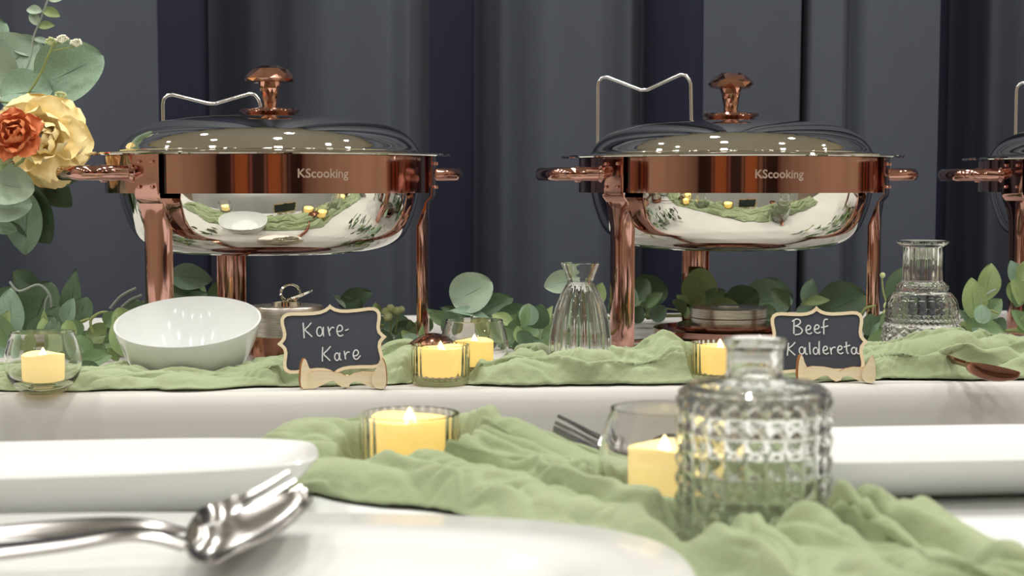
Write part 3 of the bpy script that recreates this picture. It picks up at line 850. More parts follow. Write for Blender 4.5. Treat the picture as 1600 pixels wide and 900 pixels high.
def el(cx, cy, rx, ry, a0=-60, a1=300, n=10):
    return [(cx + rx * cos(R(a0 + (a1 - a0) * k / n)), cy + ry * sin(R(a0 + (a1 - a0) * k / n))) for k in range(n + 1)]
def tr(strokes, ox, oy, k, w):
    return [([(ox + x / k, oy + y / k) for x, y in st], w) for st in strokes]
kk = [[(692, 288), (696, 340), (700, 398)], [(750, 288), (728, 315), (706, 338), (728, 362), (756, 388)],
      el(808, 352, 20, 32, -50, -400), [(834, 318), (833, 350), (836, 386)],
      [(866, 316), (872, 350), (880, 382)], [(877, 348), (888, 328), (900, 322), (910, 328)],
      [(932, 352), (955, 350), (968, 336), (962, 314), (946, 308), (932, 326), (930, 355), (942, 380), (958, 384), (974, 376)],
      [(988, 346), (1012, 336)],
      [(830, 460), (828, 510), (828, 562)], [(886, 456), (862, 485), (838, 510), (860, 535), (882, 558)],
      el(930, 530, 16, 26, -50, -400), [(950, 500), (948, 530), (952, 550), (962, 552)],
      [(980, 488), (986, 520), (990, 548)], [(988, 522), (996, 505), (1008, 497), (1018, 500)],
      [(1046, 526), (1068, 522), (1080, 506), (1074, 488), (1058, 484), (1045, 505), (1046, 532), (1060, 548), (1076, 544), (1095, 522)]]
sign('chalkboard sign reading Kare-Kare, in front of the left chafing dish', 519, 532, 1.270, R(3.6), tr(kk, 320, 440, 4.5, 1.15), 1.07, R(3), 18, 1.0)
def ee(dx, dy=0, sc=1.0): return [(dx + x * sc, dy + y * sc) for x, y in [(2, 28), (22, 22), (28, 10), (18, 0), (6, 6), (0, 26), (6, 44), (22, 50), (36, 42)]]
bk = [[(232, 230), (231, 270), (230, 312)], [(220, 238), (245, 224), (266, 230), (268, 248), (250, 262), (238, 266), (264, 272), (280, 292), (268, 312), (236, 318)],
      ee(302, 262), ee(352, 258), [(432, 226), (416, 226), (408, 244), (408, 280), (408, 315)], [(392, 274), (412, 270), (434, 264)],
      [(198, 365), (194, 402), (190, 442)], [(238, 362), (218, 384), (198, 402), (216, 420), (236, 440)],
      el(276, 412, 15, 21, -50, -400), [(297, 392), (296, 415), (300, 432), (310, 434)],
      [(322, 362), (323, 400), (326, 434)], el(358, 414, 14, 20, -50, -400), [(380, 355), (379, 400), (380, 436)],
      ee(402, 386, 0.92), [(445, 392), (448, 412), (451, 434)], [(449, 412), (458, 396), (468, 391), (476, 395)],
      ee(488, 384, 0.92), [(540, 358), (541, 395), (544, 420), (552, 430)], [(524, 390), (542, 386), (562, 379)],
      el(584, 412, 14, 20, -50, -400), [(601, 392), (600, 415), (606, 428), (620, 430)]]
sign('chalkboard sign reading Beef Kaldereta, partly hidden by the blurred vase', 1277, 535, 1.312, R(1.0), tr(bk, 1180, 440, 3.81, 1.15), 0.985, R(-2), 26, 0.9)

# ------------------------------------------------------------------ sage gauze runners
def ridged(p, octaves=4):
    a, s, out = 1.0, 1.0, 0.0
    for _ in range(octaves):
        out += a * (1 - abs(noise.noise(p * s)) * 2.2)
        a *= 0.5; s *= 2.1
    return out

def runner(name, label, center, widths, crest, nu, nv, holes, seed, gain=1.0, along=14.0, across=46.0):
    """center: list of (x,y); widths: table over u; crest: table over u of height; holes: (x,y,r) footprints to stay flat"""
    # arc length
    pts = [Vector((x, y)) for x, y in center]
    L = [0.0]
    for a, b in zip(pts[:-1], pts[1:]): L.append(L[-1] + (b - a).length)
    tot = L[-1]
    def at(u):
        s = u * tot
        for i in range(len(pts) - 1):
            if s <= L[i + 1] or i == len(pts) - 2:
                t = (s - L[i]) / (L[i + 1] - L[i])
                p0 = pts[max(i - 1, 0)]; p1 = pts[i]; p2 = pts[i + 1]; p3 = pts[min(i + 2, len(pts) - 1)]
                q = 0.5 * ((2 * p1) + (p2 - p0) * t + (2 * p0 - 5 * p1 + 4 * p2 - p3) * t * t + (3 * p1 - p0 - 3 * p2 + p3) * t ** 3)
                return q
    rows = []
    for i in range(nu + 1):
        u = i / nu
        p = at(u); q = at(min(u + 0.004, 1)) - at(max(u - 0.004, 0)); q.normalize()
        nrm = Vector((-q.y, q.x))
        w = lerp(widths, u); h = lerp(crest, u)
        row = []
        for j in range(nv + 1):
            v = j / nv
            s = u * tot
            w2 = w * (1 + 0.16 * noise.noise(Vector((s * 13, seed, 0 if v < 0.5 else 9))))
            x2 = (v - 0.5) * w2
            env = max(0.0, 1 - abs(2 * v - 1) ** 2.8) ** 0.6
            n1 = noise.noise(Vector((s * along * 0.55, x2 * 9, seed)))
            n2 = noise.noise(Vector((s * along * 1.3, x2 * 20, seed + 4)))
            n3 = noise.noise(Vector((s * along * 3.1, x2 * 34, seed + 8)))
            warp = n1
            ph1 = x2 * across * 2.4 + 4.5 * n1 + 1.6 * n2
            ph2 = x2 * across * 5.6 + s * along * 1.2 + 5.0 * n2 + 2.0 * n3
            ph3 = x2 * across * 9.0 - s * along * 3.0 + 6.0 * n3 + 4.0 * n1
            m2 = 0.5 + noise.noise(Vector((s * along * 0.9, x2 * 14, seed + 31)))
            m3 = max(0.0, 0.4 + 1.3 * noise.noise(Vector((s * along * 1.6, x2 * 22, seed + 41))))
            f1 = abs(sin(ph1)) ** 0.8; f2 = abs(sin(ph2)) ** 0.8; f3 = abs(sin(ph3))
            z = h * env * (0.42 + 0.58 * f1 * (0.75 + 0.7 * n2)) + gain * (0.0012 + 0.0075 * f2 * max(0.15, m2) + 0.0040 * f3 * m3) * (0.3 + 0.7 * env)
            z = max(z, 0.0012)
            edge = min(1.0, min(v, 1 - v) * 14)
            z = 0.0012 + (z - 0.0012) * (0.35 + 0.65 * edge)
            endf = min(1.0, u * 30, (1 - u) * 30); z *= 0.3 + 0.7 * endf
            xy = p + nrm * x2 + q * (0.006 * warp + 0.004 * n2)
            # lean folds over for overhang
            xy += nrm * (0.0030 * cos(ph1) + 0.0014 * cos(ph2)) * gain
            for hx, hy, hr in holes:
                dd = sqrt((xy.x - hx) ** 2 + (xy.y - hy) ** 2)
                if dd < hr * 2.0:
                    k = min(1.0, max(0.0, (dd - hr * 1.04) / (hr * 0.35)))
                    k = k * k * (3 - 2 * k)
                    z = z * k + 0.0006 * (1 - k)
            row.append((xy.x, xy.y, TZ + z))
        rows.append(row)
    o = MB().grid(rows).build(name, M['gauze'], None, angle=180)
    md = o.modifiers.new('thickness', 'SOLIDIFY'); md.thickness = 0.0008; md.offset = 1
    tag(o, label, 'table runner')
    return o

def ctr(px, Y): return (X(px, Y), Y)
# near runner
runner('table_runner', 'crumpled sage green gauze runner crossing the near table around the blurred vase',
       [(-0.150, 0.925), (-0.07, 0.885), (-0.005, 0.84), (0.05, 0.785), (0.095, 0.725), (0.132, 0.655), (0.165, 0.58), (0.19, 0.50)],
       [(0, 0.09), (0.12, 0.14), (0.3, 0.14), (0.5, 0.13), (0.65, 0.12), (1, 0.11)],
       [(0, 0.010), (0.08, 0.024), (0.25, 0.026), (0.45, 0.020), (0.6, 0.020), (0.7, 0.026), (1, 0.02)],
       420, 120, [(X(639, 0.865), 0.865, 0.031), (X(1040, 0.775), 0.775, 0.030), (X(1180, 0.70), 0.70, 0.037)], 2.0, 1.25, along=13, across=44)
# back runner
crest_px = [(-400, 0.012), (-250, 0.022), (-100, 0.012), (60, 0.006), (120, 0.010), (300, 0.010), (400, 0.016), (440, 0.026), (520, 0.012), (600, 0.030), (640, 0.030), (670, 0.010), (730, 0.012), (780, 0.026), (900, 0.030), (950, 0.022), (1010, 0.046), (1050, 0.034), (1085, 0.010), (1170, 0.008), (1300, 0.012), (1370, 0.030), (1465, 0.044), (1500, 0.030), (1560, 0.030), (1700, 0.036), (1850, 0.018), (2000, 0.026)]
cpts = []
for px in range(-400, 2001, 60):
    yy = lerp([(-400, 1.27), (-100, 1.275), (65, 1.285), (300, 1.296), (440, 1.31), (640, 1.335), (900, 1.325), (1465, 1.365), (1700, 1.37)], px)
    cpts.append(ctr(px, yy))
widths = [(0, 0.08), (0.27, 0.09), (0.35, 0.085), (0.5, 0.10), (0.8, 0.10), (1, 0.11)]
hol = [(X(65, 1.235), 1.235, 0.030), (X(293, 1.338), 1.338, 0.0445), (X(741, 1.345), 1.345, 0.027), (X(688, 1.292), 1.292, 0.026), (X(1126, 1.31), 1.31, 0.026),
       (X(907, 1.335), 1.335, 0.0285), (X(1441, 1.41), 1.41, 0.037), (X(447, 1.45), 1.45, 0.038)]
hol += [(X(px, 1.275), 1.276, 0.016) for px in (470, 500, 530, 560, 590)]
hol += [(X(px, 1.26), 1.26, 0.014) for px in (480, 510, 540, 570, 600)]
hol += [(X(px, 1.315), 1.315, 0.016) for px in (1235, 1262, 1290, 1318, 1345)]
runner('table_runner', 'long crumpled sage green gauze runner along the front of the back table', cpts, widths,
       [((px + 400) / 2400, h) for px, h in crest_px], 1150, 70, hol, 7.0, 1.3, along=17, across=62)

# ------------------------------------------------------------------ platters
def platter(label, cx, cy, hx, hy, h, base_in, rz=0.0, lip=0.006, floor_h=0.008, rimw=None, expo=5.0):
    t = thing('platter', label, 'platter', (cx, cy, TZ), rz, group='white serving platters on the near table')
    n = 160
    def se(sx, sy, z, ex):
        row = []
        for k in range(n):
            a = 2 * pi * k / n
            c, s_ = cos(a), sin(a)
            row.append((sx * math.copysign(abs(c) ** (2 / ex), c), sy * math.copysign(abs(s_) ** (2 / ex), s_), z))
        return row
    bi = base_in
    rw = rimw or 0.004
    rows = [se(0.0005, 0.0005, 0.0, 2), se(hx - bi, hy - bi, 0.0, expo), se(hx - bi + 0.004, hy - bi + 0.004, 0.002, expo), se(hx - bi * 0.60, hy - bi * 0.60, h * 0.22, expo), se(hx - bi * 0.22, hy - bi * 0.22, h * 0.62, expo), se(hx - 0.001, hy - 0.001, h - 0.003, expo), se(hx, hy, h - 0.001, expo), se(hx - 0.001, hy - 0.001, h, expo),
            se(hx - rw, hy - rw, h - 0.0015, expo), se(hx - rw - 0.003, hy - rw - 0.003, h - 0.004, expo),
            se(hx - rw - bi * 0.45, hy - rw - bi * 0.45, floor_h + (h - floor_h) * 0.35, expo), se(hx - rw - bi * 0.9, hy - rw - bi * 0.9, floor_h, expo), se((hx - rw - bi) * 0.5, (hy - rw - bi) * 0.5, floor_h - 0.001, 3), se(0.0005, 0.0005, floor_h - 0.001, 2)]
    MB().grid(rows, closed_v=True).build('platter_body', M['china'], t, angle=50)
    return t
platter('deep white platter on the left, behind the fork and spoon', -0.341, 0.755, 0.243, 0.053, 0.030, 0.040, R(9), expo=4.0, floor_h=0.012)
platter('deep white platter on the right, behind the blurred vase', 0.232, 0.832, 0.128, 0.055, 0.028, 0.040, R(6), expo=4.0, floor_h=0.012)
platter('shallow wide rimmed white platter in the foreground, under the fork head', -0.135, 0.572, 0.205, 0.115, 0.020, 0.020, R(0), rimw=0.045, floor_h=0.007, expo=3.0)
platter('shallow wide rimmed white platter at the lower right corner', 0.405, 0.650, 0.165, 0.095, 0.017, 0.020, R(0), rimw=0.035, floor_h=0.006, expo=3.0)

# ------------------------------------------------------------------ cutlery
def ribbon(rows_spec, th):
    """rows_spec: list of (point, side_vec, halfwidth, dish) -> closed strip with dished cross section"""
    rows = []
    n = 9
    for p, side, hw, dish, up in rows_spec:
        top = []; bot = []
        for k in range(n):
            q = -1 + 2 * k / (n - 1)
            c = p + side * (hw * q) - up * (dish * (1 - q * q))
            top.append(c + up * th / 2); bot.append(c - up * th / 2)
        rows.append(top + bot[::-1])
    mb = MB().grid(rows, closed_v=True)
    m = len(rows[0])
    mb.f.append(tuple(range(m))); mb.mi.append(0)
    L = (len(rows) - 1) * m
    mb.f.append(tuple(L + k for k in reversed(range(m)))); mb.mi.append(0)
    return mb

def cutlery(name, label, cat, head_path, handle_path, head_w, side, m, fork=False, dish=0.004, group=None, th=0.0014, hw_handle=(0.006, 0.0035)):
    base = handle_path[-1]
    t = thing(name, label, cat, Vector((handle_path[0].x, handle_path[0].y, TZ)), 0, group)
    off = Vector(t.location)
    def sweep(path, widths, dishes):
        spec = []
        for i, p in enumerate(path):
            tg = (path[min(i + 1, len(path) - 1)] - path[max(i - 1, 0)]).normalized()
            sd = (side - tg * side.dot(tg)).normalized()
            up = sd.cross(tg).normalized()
            if up.z < 0: up = -up
            spec.append((p - off, sd, widths[i], dishes[i], up))
        return spec
    def cat_rom(ps, k=5):
        out = []
        for i in range(len(ps) - 1):
            p0 = ps[max(i - 1, 0)]; p1 = ps[i]; p2 = ps[i + 1]; p3 = ps[min(i + 2, len(ps) - 1)]
            for j in range(k):
                u = j / k
                out.append(0.5 * ((2 * p1) + (p2 - p0) * u + (2 * p0 - 5 * p1 + 4 * p2 - p3) * u * u + (3 * p1 - p0 - 3 * p2 + p3) * u ** 3))
        out.append(ps[-1]); return out
    hp = cat_rom(handle_path)
    n = len(hp)
    ws = [hw_handle[0] + (hw_handle[1] - hw_handle[0]) * min(1, i / (n * 0.75)) for i in range(n)]
    ribbon(sweep(hp, ws, [-0.0006] * n), 0.0024).build('handle', m, t, angle=50)
    cp = cat_rom([handle_path[-1]] + head_path)
    n = len(cp)
    if not fork:
        ws = [max(head_w * sin(pi * min(0.985, 0.04 + 0.93 * (i / (n - 1)) ** 0.9)) ** 0.62, 0.0025) for i in range(n)]
        ws[0] = hw_handle[1]
        ds = [dish * (w / head_w) for w in ws]
        ribbon(sweep(cp, ws, ds), th).build('spoon_bowl', m, t, angle=60)
    else:
        cut = int(n * 0.45)
        ws = [hw_handle[1] + (head_w - hw_handle[1]) * min(1, (i / max(cut * 0.7, 1))) ** 0.8 for i in range(n)]
        sp = sweep(cp, ws, [dish * (w / head_w) for w in ws])
        ribbon(sp[:cut + 1], th).build('fork_neck', m, t, angle=60)
        for k in range(4):
            q = (-0.75 + 0.5 * k)
            seg = []
            for i in range(cut, n):
                p, sd, w, d, up = sp[i]
                f = (i - cut) / (n - 1 - cut)
                seg.append((p + sd * (w * q * (1 - 0.06 * f)) - up * (d * (1 - q * q)), sd, head_w * 0.17 * (1 - 0.55 * f), 0.0, up))
            ribbon(seg, th).build('tine', m, t, angle=60)
    return t
V = Vector
# left pair: spoon below, fork above, handles off to the left
cutlery('spoon', 'large steel spoon lying under the fork at lower left, its bowl tipped up', 'spoon',
        [P(330, 851, 0.625), P(385, 826, 0.630), P(440, 795, 0.640), P(478, 768, 0.650)],
        [P(-160, 872, 0.615), P(-40, 866, 0.615), P(100, 850, 0.617), P(190, 836, 0.619), P(240, 838, 0.620), P(290, 852, 0.620)],
        0.016, V((0.12, 1, 0.35)).normalized(), M['steel'], dish=0.0065)
cutlery('fork', 'large steel serving fork lying over the spoon at lower left', 'fork',
        [P(345, 816, 0.668), P(390, 792, 0.672), P(430, 769, 0.676), P(464, 748, 0.680)],
        [P(-160, 848, 0.645), P(-40, 840, 0.645), P(100, 826, 0.647), P(190, 821, 0.649), P(245, 826, 0.650), P(300, 840, 0.652)],
        0.013, V((0.12, 1, 0.6)).normalized(), M['steel'], fork=True, dish=0.003)
# pair behind the blurred bowl
cutlery('fork', 'serving fork with raised tines, left of the blurred candle bowl', 'fork',
        [P(960, 702, 0.915), P(930, 690, 0.915), P(900, 674, 0.915), P(869, 658, 0.915)],
        [P(1330, 690, 0.925), P(1200, 690, 0.92), P(1100, 692, 0.92), P(1040, 690, 0.918), P(1010, 700, 0.918), P(985, 707, 0.916)],
        0.012, V((-0.1, 1, 0.55)).normalized(), M['steel'], fork=True, dish=0.003)
cutlery('spoon', 'flat steel spoon beneath the raised fork, left of the blurred candle bowl', 'spoon',
        [P(975, 716, 0.943), P(945, 718, 0.943), P(915, 718, 0.943), P(884, 714, 0.943)],
        [P(1330, 706, 0.955), P(1200, 706, 0.95), P(1100, 706, 0.948), P(1040, 706, 0.946), P(1010, 712, 0.944), P(990, 715, 0.944)],
        0.015, V((0, 1, 0.05)).normalized(), M['steel'], dish=0.003)
# copper serving spoons on the back table
cutlery('serving_spoon', 'copper serving spoon upside down behind the ribbed candle cup', 'spoon',
        [P(650, 541, 1.345), P(672, 533, 1.34), P(695, 536, 1.34), P(716, 550, 1.335)],
        [P(520, 545, 1.43), P(570, 552, 1.40), P(610, 552, 1.37), P(632, 548, 1.35)],
        0.017, V((0.2, 1, 0.15)).normalized(), M['copper_dark'], dish=-0.006)
cutlery('serving_spoon', 'copper serving spoon resting on the runner, right of the pressed glass vase', 'spoon',
        [P(1530, 572, 1.283), P(1552, 576, 1.279), P(1574, 580, 1.275), P(1594, 584, 1.272)],
        [P(1400, 556, 1.46), P(1440, 552, 1.42), P(1480, 560, 1.33), P(1512, 570, 1.29)],
        0.015, V((0.1, 1, -0.22)).normalized(), M['copper_dark'], dish=0.010)

# ------------------------------------------------------------------ foliage
def leaf_mesh(name, m, aspect=0.8, point=0.3, cup=0.12, bend=0.15, nu=14, nv=6, fold=0.05):
    """unit leaf along +x from 0 to 1, face normal +z"""
    rows = []
    for i in range(nu + 1):
        u = 0.5 - 0.5 * cos(pi * i / nu)
        w = aspect * 0.5 * (sin(pi * u ** (0.85 + point * 0.2)) ** (0.5 + point * 0.55)) if 0 < u < 1 else 0.004
        row = []
        for j in range(nv + 1):
            v = -1 + 2 * j / nv
            z = -bend * u * u + cup * (v * v) * w * 2 + fold * abs(v) * w * 2 + 0.012 * sin(9 * u + 4 * v)
            row.append((u, v * w, z))
        rows.append(row)
    mb = MB().grid(rows)
    # raised midrib
    mid_ = [((i / nu), 0, -bend * (i / nu) ** 2 + 0.002) for i in range(nu + 1)]
    mb.tube(mid_, [0.012 * (1 - 0.8 * i / nu) for i in range(nu + 1)], 5)
    return mb.mesh(name, m, angle=80)

LEAF = {}
for mi_, m in enumerate(LM):
    LEAF[(mi_, 'round')] = leaf_mesh('leaf', m, 0.92, 0.0, 0.14, 0.12)
    LEAF[(mi_, 'oval')] = leaf_mesh('leaf', m, 0.62, 0.4, 0.16, 0.18)
    LEAF[(mi_, 'long')] = leaf_mesh('leaf', m, 0.34, 0.9, 0.18, 0.22)

def put_leaf(parent, p, size, ang_deg, face, mi_, kind):
    """leaf from p, direction ang in the x-z plane as seen from the front; face = tilt about its own axis and toward viewer"""
    o = link('leaf', LEAF[(mi_, kind)], parent)
    d = V((cos(R(ang_deg)), face[0], sin(R(ang_deg)))).normalized()
    nrm = V((0, -1, 0)) + V((0, 0, face[1]))
    nrm = (nrm - d * nrm.dot(d)).normalized()
    y = nrm.cross(d)
    mtx = Matrix((d, y, nrm)).transposed().to_4x4()
    off = V(parent.location)
    o.matrix_local = Matrix.Translation(V(p) - off) @ mtx @ Matrix.Diagonal((size, size, size, 1))
    return o

def stem(parent, pts, r=0.0012, m=None, name='stem'):
    off = V(parent.location)
    ps = [V(p) - off for p in pts]
    out = []
    for i in range(len(ps) - 1):
        p0 = ps[max(i - 1, 0)]; p1 = ps[i]; p2 = ps[i + 1]; p3 = ps[min(i + 2, len(ps) - 1)]
        for j in range(5):
            u = j / 5
            out.append(0.5 * ((2 * p1) + (p2 - p0) * u + (2 * p0 - 5 * p1 + 4 * p2 - p3) * u * u + (3 * p1 - p0 - 3 * p2 + p3) * u ** 3))
    out.append(ps[-1])
    return MB().tube(out, r, 7).build(name, m or M['stem'], parent)

def garland(label, spine, leaves, fill, stems=(), berries=()):
    Ys = spine[0][1]
    t = thing('eucalyptus_garland', label, 'garland', (X(spine[0][0], Ys), Ys, TZ), 0, group='leafy garlands on the back table')
    stem(t, [(X(px, Y), Y, TZ + 0.008) for px, Y in spine], 0.0022)
    for (px, py, Y, size_px, ang_, tilt, mi_, kind) in leaves:
        put_leaf(t, P(px, py, Y), size_px * Y / F_PX, ang_, tilt, mi_, kind)
    rnd = random.Random(hash(label) % 1000 if False else len(label) * 13)
    for (x0, x1, y0, y1, Ya, Yb, count, smin, smax) in fill:
        for _ in range(count):
            px = rnd.uniform(x0, x1)
            f = rnd.random()
            Y = Ya + (Yb - Ya) * rnd.random()
            ylim = 290 + 0.168 * F_PX / Y - 4
            py = min(y0 + (y1 - y0) * f, ylim)
            a = rnd.uniform(15, 165)
            put_leaf(t, P(px, py, Y), rnd.uniform(smin, smax) * Y / F_PX, a, (rnd.uniform(-0.5, 0.3), rnd.uniform(-0.3, 1.2)), rnd.choice([0, 1, 1, 2, 4, 4]), rnd.choice(['round', 'oval', 'oval', 'long']))
    for pts, r, mk in stems:
        stem(t, [P(px, py, Y) for px, py, Y in pts], r, M[mk])
    for px, py, Y, r in berries:
        MB().ball(P(px, py, Y) - V(t.location), r * Y / F_PX, 12, 8).build('berry', M['berry'], t)
    return t

garland('eucalyptus garland between the rose vase and the white bowl', [(-20, 1.50), (80, 1.52), (160, 1.50), (230, 1.56)],
        [(20, 425, 1.56, 52, -35, (0, 0.2), 1, 'oval'), (110, 520, 1.52, 100, 88, (0.0, 0.3), 1, 'long'), (48, 520, 1.53, 85, 70, (0, 0.2), 1, 'round'), (20, 530, 1.50, 80, 95, (0, 0.2), 0, 'oval'),
         (85, 530, 1.51, 72, 60, (0, 0.4), 1, 'oval'), (70, 545, 1.46, 60, 20, (0, 0.5), 4, 'oval'), (130, 530, 1.5, 60, 15, (0, 0.6), 2, 'oval'), (205, 560, 1.40, 70, 110, (0, 0.3), 2, 'oval'),
         (185, 500, 1.5, 50, 40, (0, 0.3), 2, 'long'), (170, 555, 1.42, 55, 60, (-0.2, 0.3), 4, 'oval'), (120, 575, 1.38, 60, 25, (-0.2, 0.7), 4, 'oval'), (160, 590, 1.36, 50, 150, (-0.2, 0.8), 1, 'oval')],
        [(100, 220, 500, 575, 1.40, 1.55, 34, 26, 48), (0, 110, 500, 560, 1.42, 1.55, 16, 30, 60)],
        [([(15, 440, 1.5), (30, 455, 1.5), (60, 445, 1.5), (78, 462, 1.5), (80, 490, 1.5), (76, 540, 1.5)], 0.0013, 'stem_grey'),
         ([(76, 462, 1.5), (70, 480, 1.5), (72, 540, 1.5)], 0.0010, 'stem_grey'), ([(82, 490, 1.5), (105, 478, 1.5)], 0.001, 'stem_grey'),
         ([(145, 520, 1.46), (142, 500, 1.46), (160, 488, 1.46), (185, 492, 1.46)], 0.0014, 'stem'), ([(172, 482, 1.5), (190, 462, 1.5), (213, 450, 1.5)], 0.0015, 'stem_grey'),
         ([(190, 480, 1.5), (205, 468, 1.5), (222, 461, 1.5)], 0.0015, 'stem_grey'), ([(88, 523, 1.44), (120, 505, 1.44), (140, 498, 1.44)], 0.0012, 'stem')])
garland('eucalyptus garland under the left chafing dish, behind its sign', [(255, 1.76), (400, 1.80), (560, 1.78), (650, 1.66)],
        [(262, 430, 1.74, 68, -5, (0, 0.2), 0, 'oval'), (262, 452, 1.76, 55, -8, (0, 0.2), 1, 'oval'), (262, 405, 1.78, 30, 80, (0, 0.2), 1, 'oval'), (322, 470, 1.8, 60, 25, (0, 0.2), 4, 'oval'), (300, 480, 1.8, 40, 70, (0, 0.2), 4, 'round'),
         (530, 478, 1.75, 55, 25, (0, 0.3), 1, 'oval'), (520, 462, 1.75, 62, -25, (0, 0.3), 0, 'long'), (600, 512, 1.62, 42, 10, (0, 0.3), 0, 'round'), (612, 520, 1.60, 45, 15, (0, 0.4), 1, 'oval'), (655, 528, 1.60, 30, 80, (0, 0.3), 2, 'round'), (640, 535, 1.58, 34, 55, (0, 0.4), 2, 'oval'), (668, 520, 1.62, 30, 110, (0, 0.4), 4, 'round')],
        [(255, 345, 470, 520, 1.72, 1.85, 10, 26, 44), (430, 600, 490, 520, 1.70, 1.85, 10, 26, 44), (600, 680, 515, 555, 1.5, 1.62, 12, 20, 34)],
        [([(612, 500, 1.6), (610, 520, 1.6)], 0.0009, 'stem'), ([(622, 490, 1.6), (618, 520, 1.6)], 0.0009, 'stem')],
        [(603, 488, 1.6, 7.5), (610, 482, 1.6, 7), (620, 486, 1.6, 7), (606, 495, 1.59, 7.5), (627, 484, 1.6, 6)])
garland('eucalyptus garland between the two left chafing dishes, behind the candle bowl', [(690, 1.56), (760, 1.60), (850, 1.62), (935, 1.66)],
        [(706, 472, 1.56, 70, 27, (0, 0.15), 3, 'round'), (745, 490, 1.58, 62, 25, (0, 0.3), 1, 'oval'), (738, 497, 1.57, 54, 158, (0, 0.5), 1, 'long'), (700, 486, 1.55, 70, -2, (0, 1.5), 0, 'long'),
         (770, 500, 1.54, 78, 2, (0, 0.35), 1, 'oval'), (782, 525, 1.52, 60, 12, (0, 0.4), 4, 'round'), (850, 448, 1.6, 60, 15, (0, 0.2), 3, 'oval'), (838, 520, 1.53, 50, 60, (0, 0.3), 2, 'long'), (846, 530, 1.50, 45, 30, (0, 0.3), 4, 'oval'),
         (800, 545, 1.48, 46, 20, (0, 0.4), 1, 'oval'), (930, 480, 1.62, 40, 75, (0, 0.3), 2, 'oval')],
        [(770, 860, 505, 560, 1.46, 1.58, 22, 26, 46), (690, 790, 500, 530, 1.5, 1.6, 8, 26, 40)],
        [([(735, 500, 1.57), (742, 488, 1.57), (752, 478, 1.57)], 0.001, 'stem')])
garland('eucalyptus garland behind the middle chafing dish', [(945, 1.84), (1050, 1.88), (1200, 1.88), (1340, 1.84)],
        [(990, 470, 1.84, 40, 60, (0, 0.3), 1, 'round'), (985, 462, 1.86, 60, 10, (0, 0.3), 1, 'round'), (1088, 480, 1.83, 62, 82, (0, 0.25), 2, 'round'), (1100, 488, 1.80, 66, 5, (0, 0.5), 2, 'oval'), (1095, 478, 1.82, 46, 35, (0, 0.4), 4, 'oval'),
         (1135, 482, 1.82, 56, 25, (0, 0.25), 1, 'round'), (1162, 478, 1.84, 76, 12, (0, 0.2), 0, 'round'), (1175, 462, 1.86, 66, -5, (0, 0.2), 0, 'round'), (1258, 478, 1.83, 44, 75, (0, 0.2), 0, 'oval'), (1280, 490, 1.82, 80, 22, (0, 0.25), 1, 'round'), (1250, 475, 1.8, 50, 12, (0, 0.5), 2, 'long'),
         (1075, 450, 1.86, 40, -70, (0, 0.3), 0, 'oval'), (1232, 480, 1.80, 40, 130, (0, 0.4), 4, 'oval')],
        [(950, 1020, 480, 505, 1.8, 1.9, 12, 26, 44), (1070, 1130, 470, 500, 1.78, 1.86, 12, 20, 36), (1140, 1330, 485, 505, 1.8, 1.9, 14, 24, 44)],
        [([(1000, 478, 1.84), (1040, 482, 1.84), (1080, 488, 1.82)], 0.0010, 'stem'), ([(1340, 500, 1.6), (1352, 482, 1.6), (1368, 478, 1.6)], 0.0014, 'stem'), ([(1385, 505, 1.55), (1386, 480, 1.55), (1380, 455, 1.55), (1378, 432, 1.55)], 0.0009, 'stem')],
        [(1379, 430, 1.55, 4.5), (1387, 478, 1.55, 7), (1384, 488, 1.55, 5)])
garland('eucalyptus garland right of the pressed glass vase', [(1365, 1.60), (1450, 1.66), (1540, 1.68), (1680, 1.70)],
        [(1392, 478, 1.62, 64, 72, (0, 0.2), 1, 'oval'), (1522, 500, 1.62, 66, 92, (0, 0.2), 2, 'oval'), (1538, 470, 1.66, 60, 78, (0, 0.2), 2, 'oval'), (1532, 500, 1.64, 48, 45, (0, 0.3), 4, 'oval'), (1500, 520, 1.60, 74, 5, (0, 0.6), 4, 'oval'), (1498, 535, 1.56, 60, -5, (0, 0.4), 2, 'oval'),
         (1590, 440, 1.66, 40, 60, (0, 0.2), 2, 'oval'), (1588, 480, 1.66, 46, 80, (0, 0.2), 4, 'oval'), (1590, 520, 1.62, 50, 40, (0, 0.4), 2, 'oval'), (1372, 540, 1.60, 60, 60, (0, 0.3), 1, 'round'), (1368, 560, 1.55, 50, 70, (0, 0.3), 4, 'round')],
        [(1490, 1560, 495, 540, 1.56, 1.68, 16, 24, 44), (1585, 1680, 420, 530, 1.6, 1.7, 22, 26, 46), (1355, 1390, 500, 550, 1.54, 1.62, 8, 22, 36)],
        [([(1512, 510, 1.62), (1524, 492, 1.62), (1545, 485, 1.62), (1560, 490, 1.62)], 0.0012, 'stem'), ([(1528, 490, 1.62), (1536, 465, 1.62), (1556, 452, 1.62)], 0.0012, 'stem_grey')])

# ------------------------------------------------------------------ roses and greenery in the left vase
def petal_mesh(m, wdt, cup, curl, ruffle, seed):
    nu, nv = 10, 10
    rows = []
    for i in range(nu + 1):
        u = i / nu
        w = wdt * (0.25 + 0.75 * sin(min(u, 0.93) * pi * 0.62) ** 0.9) * (1 if u < 0.75 else sqrt(max(0.05, 1 - ((u - 0.75) / 0.27) ** 2)))
        row = []
        for j in range(nv + 1):
            v = -1 + 2 * j / nv
            x = v * w * cos(v * 0.35 * cup * 2)
            y = -curl * max(0, u - 0.55) ** 2 * 2.6 - cup * (1 - v * v) * 0.32 * sin(u * pi * 0.8) + 1.5 * ruffle * noise.noise(V((u * 3, v * 2.2, seed))) * u
            row.append((x, y, u))
        rows.append(row)
    return MB().grid(rows).mesh('petal', m, angle=180)

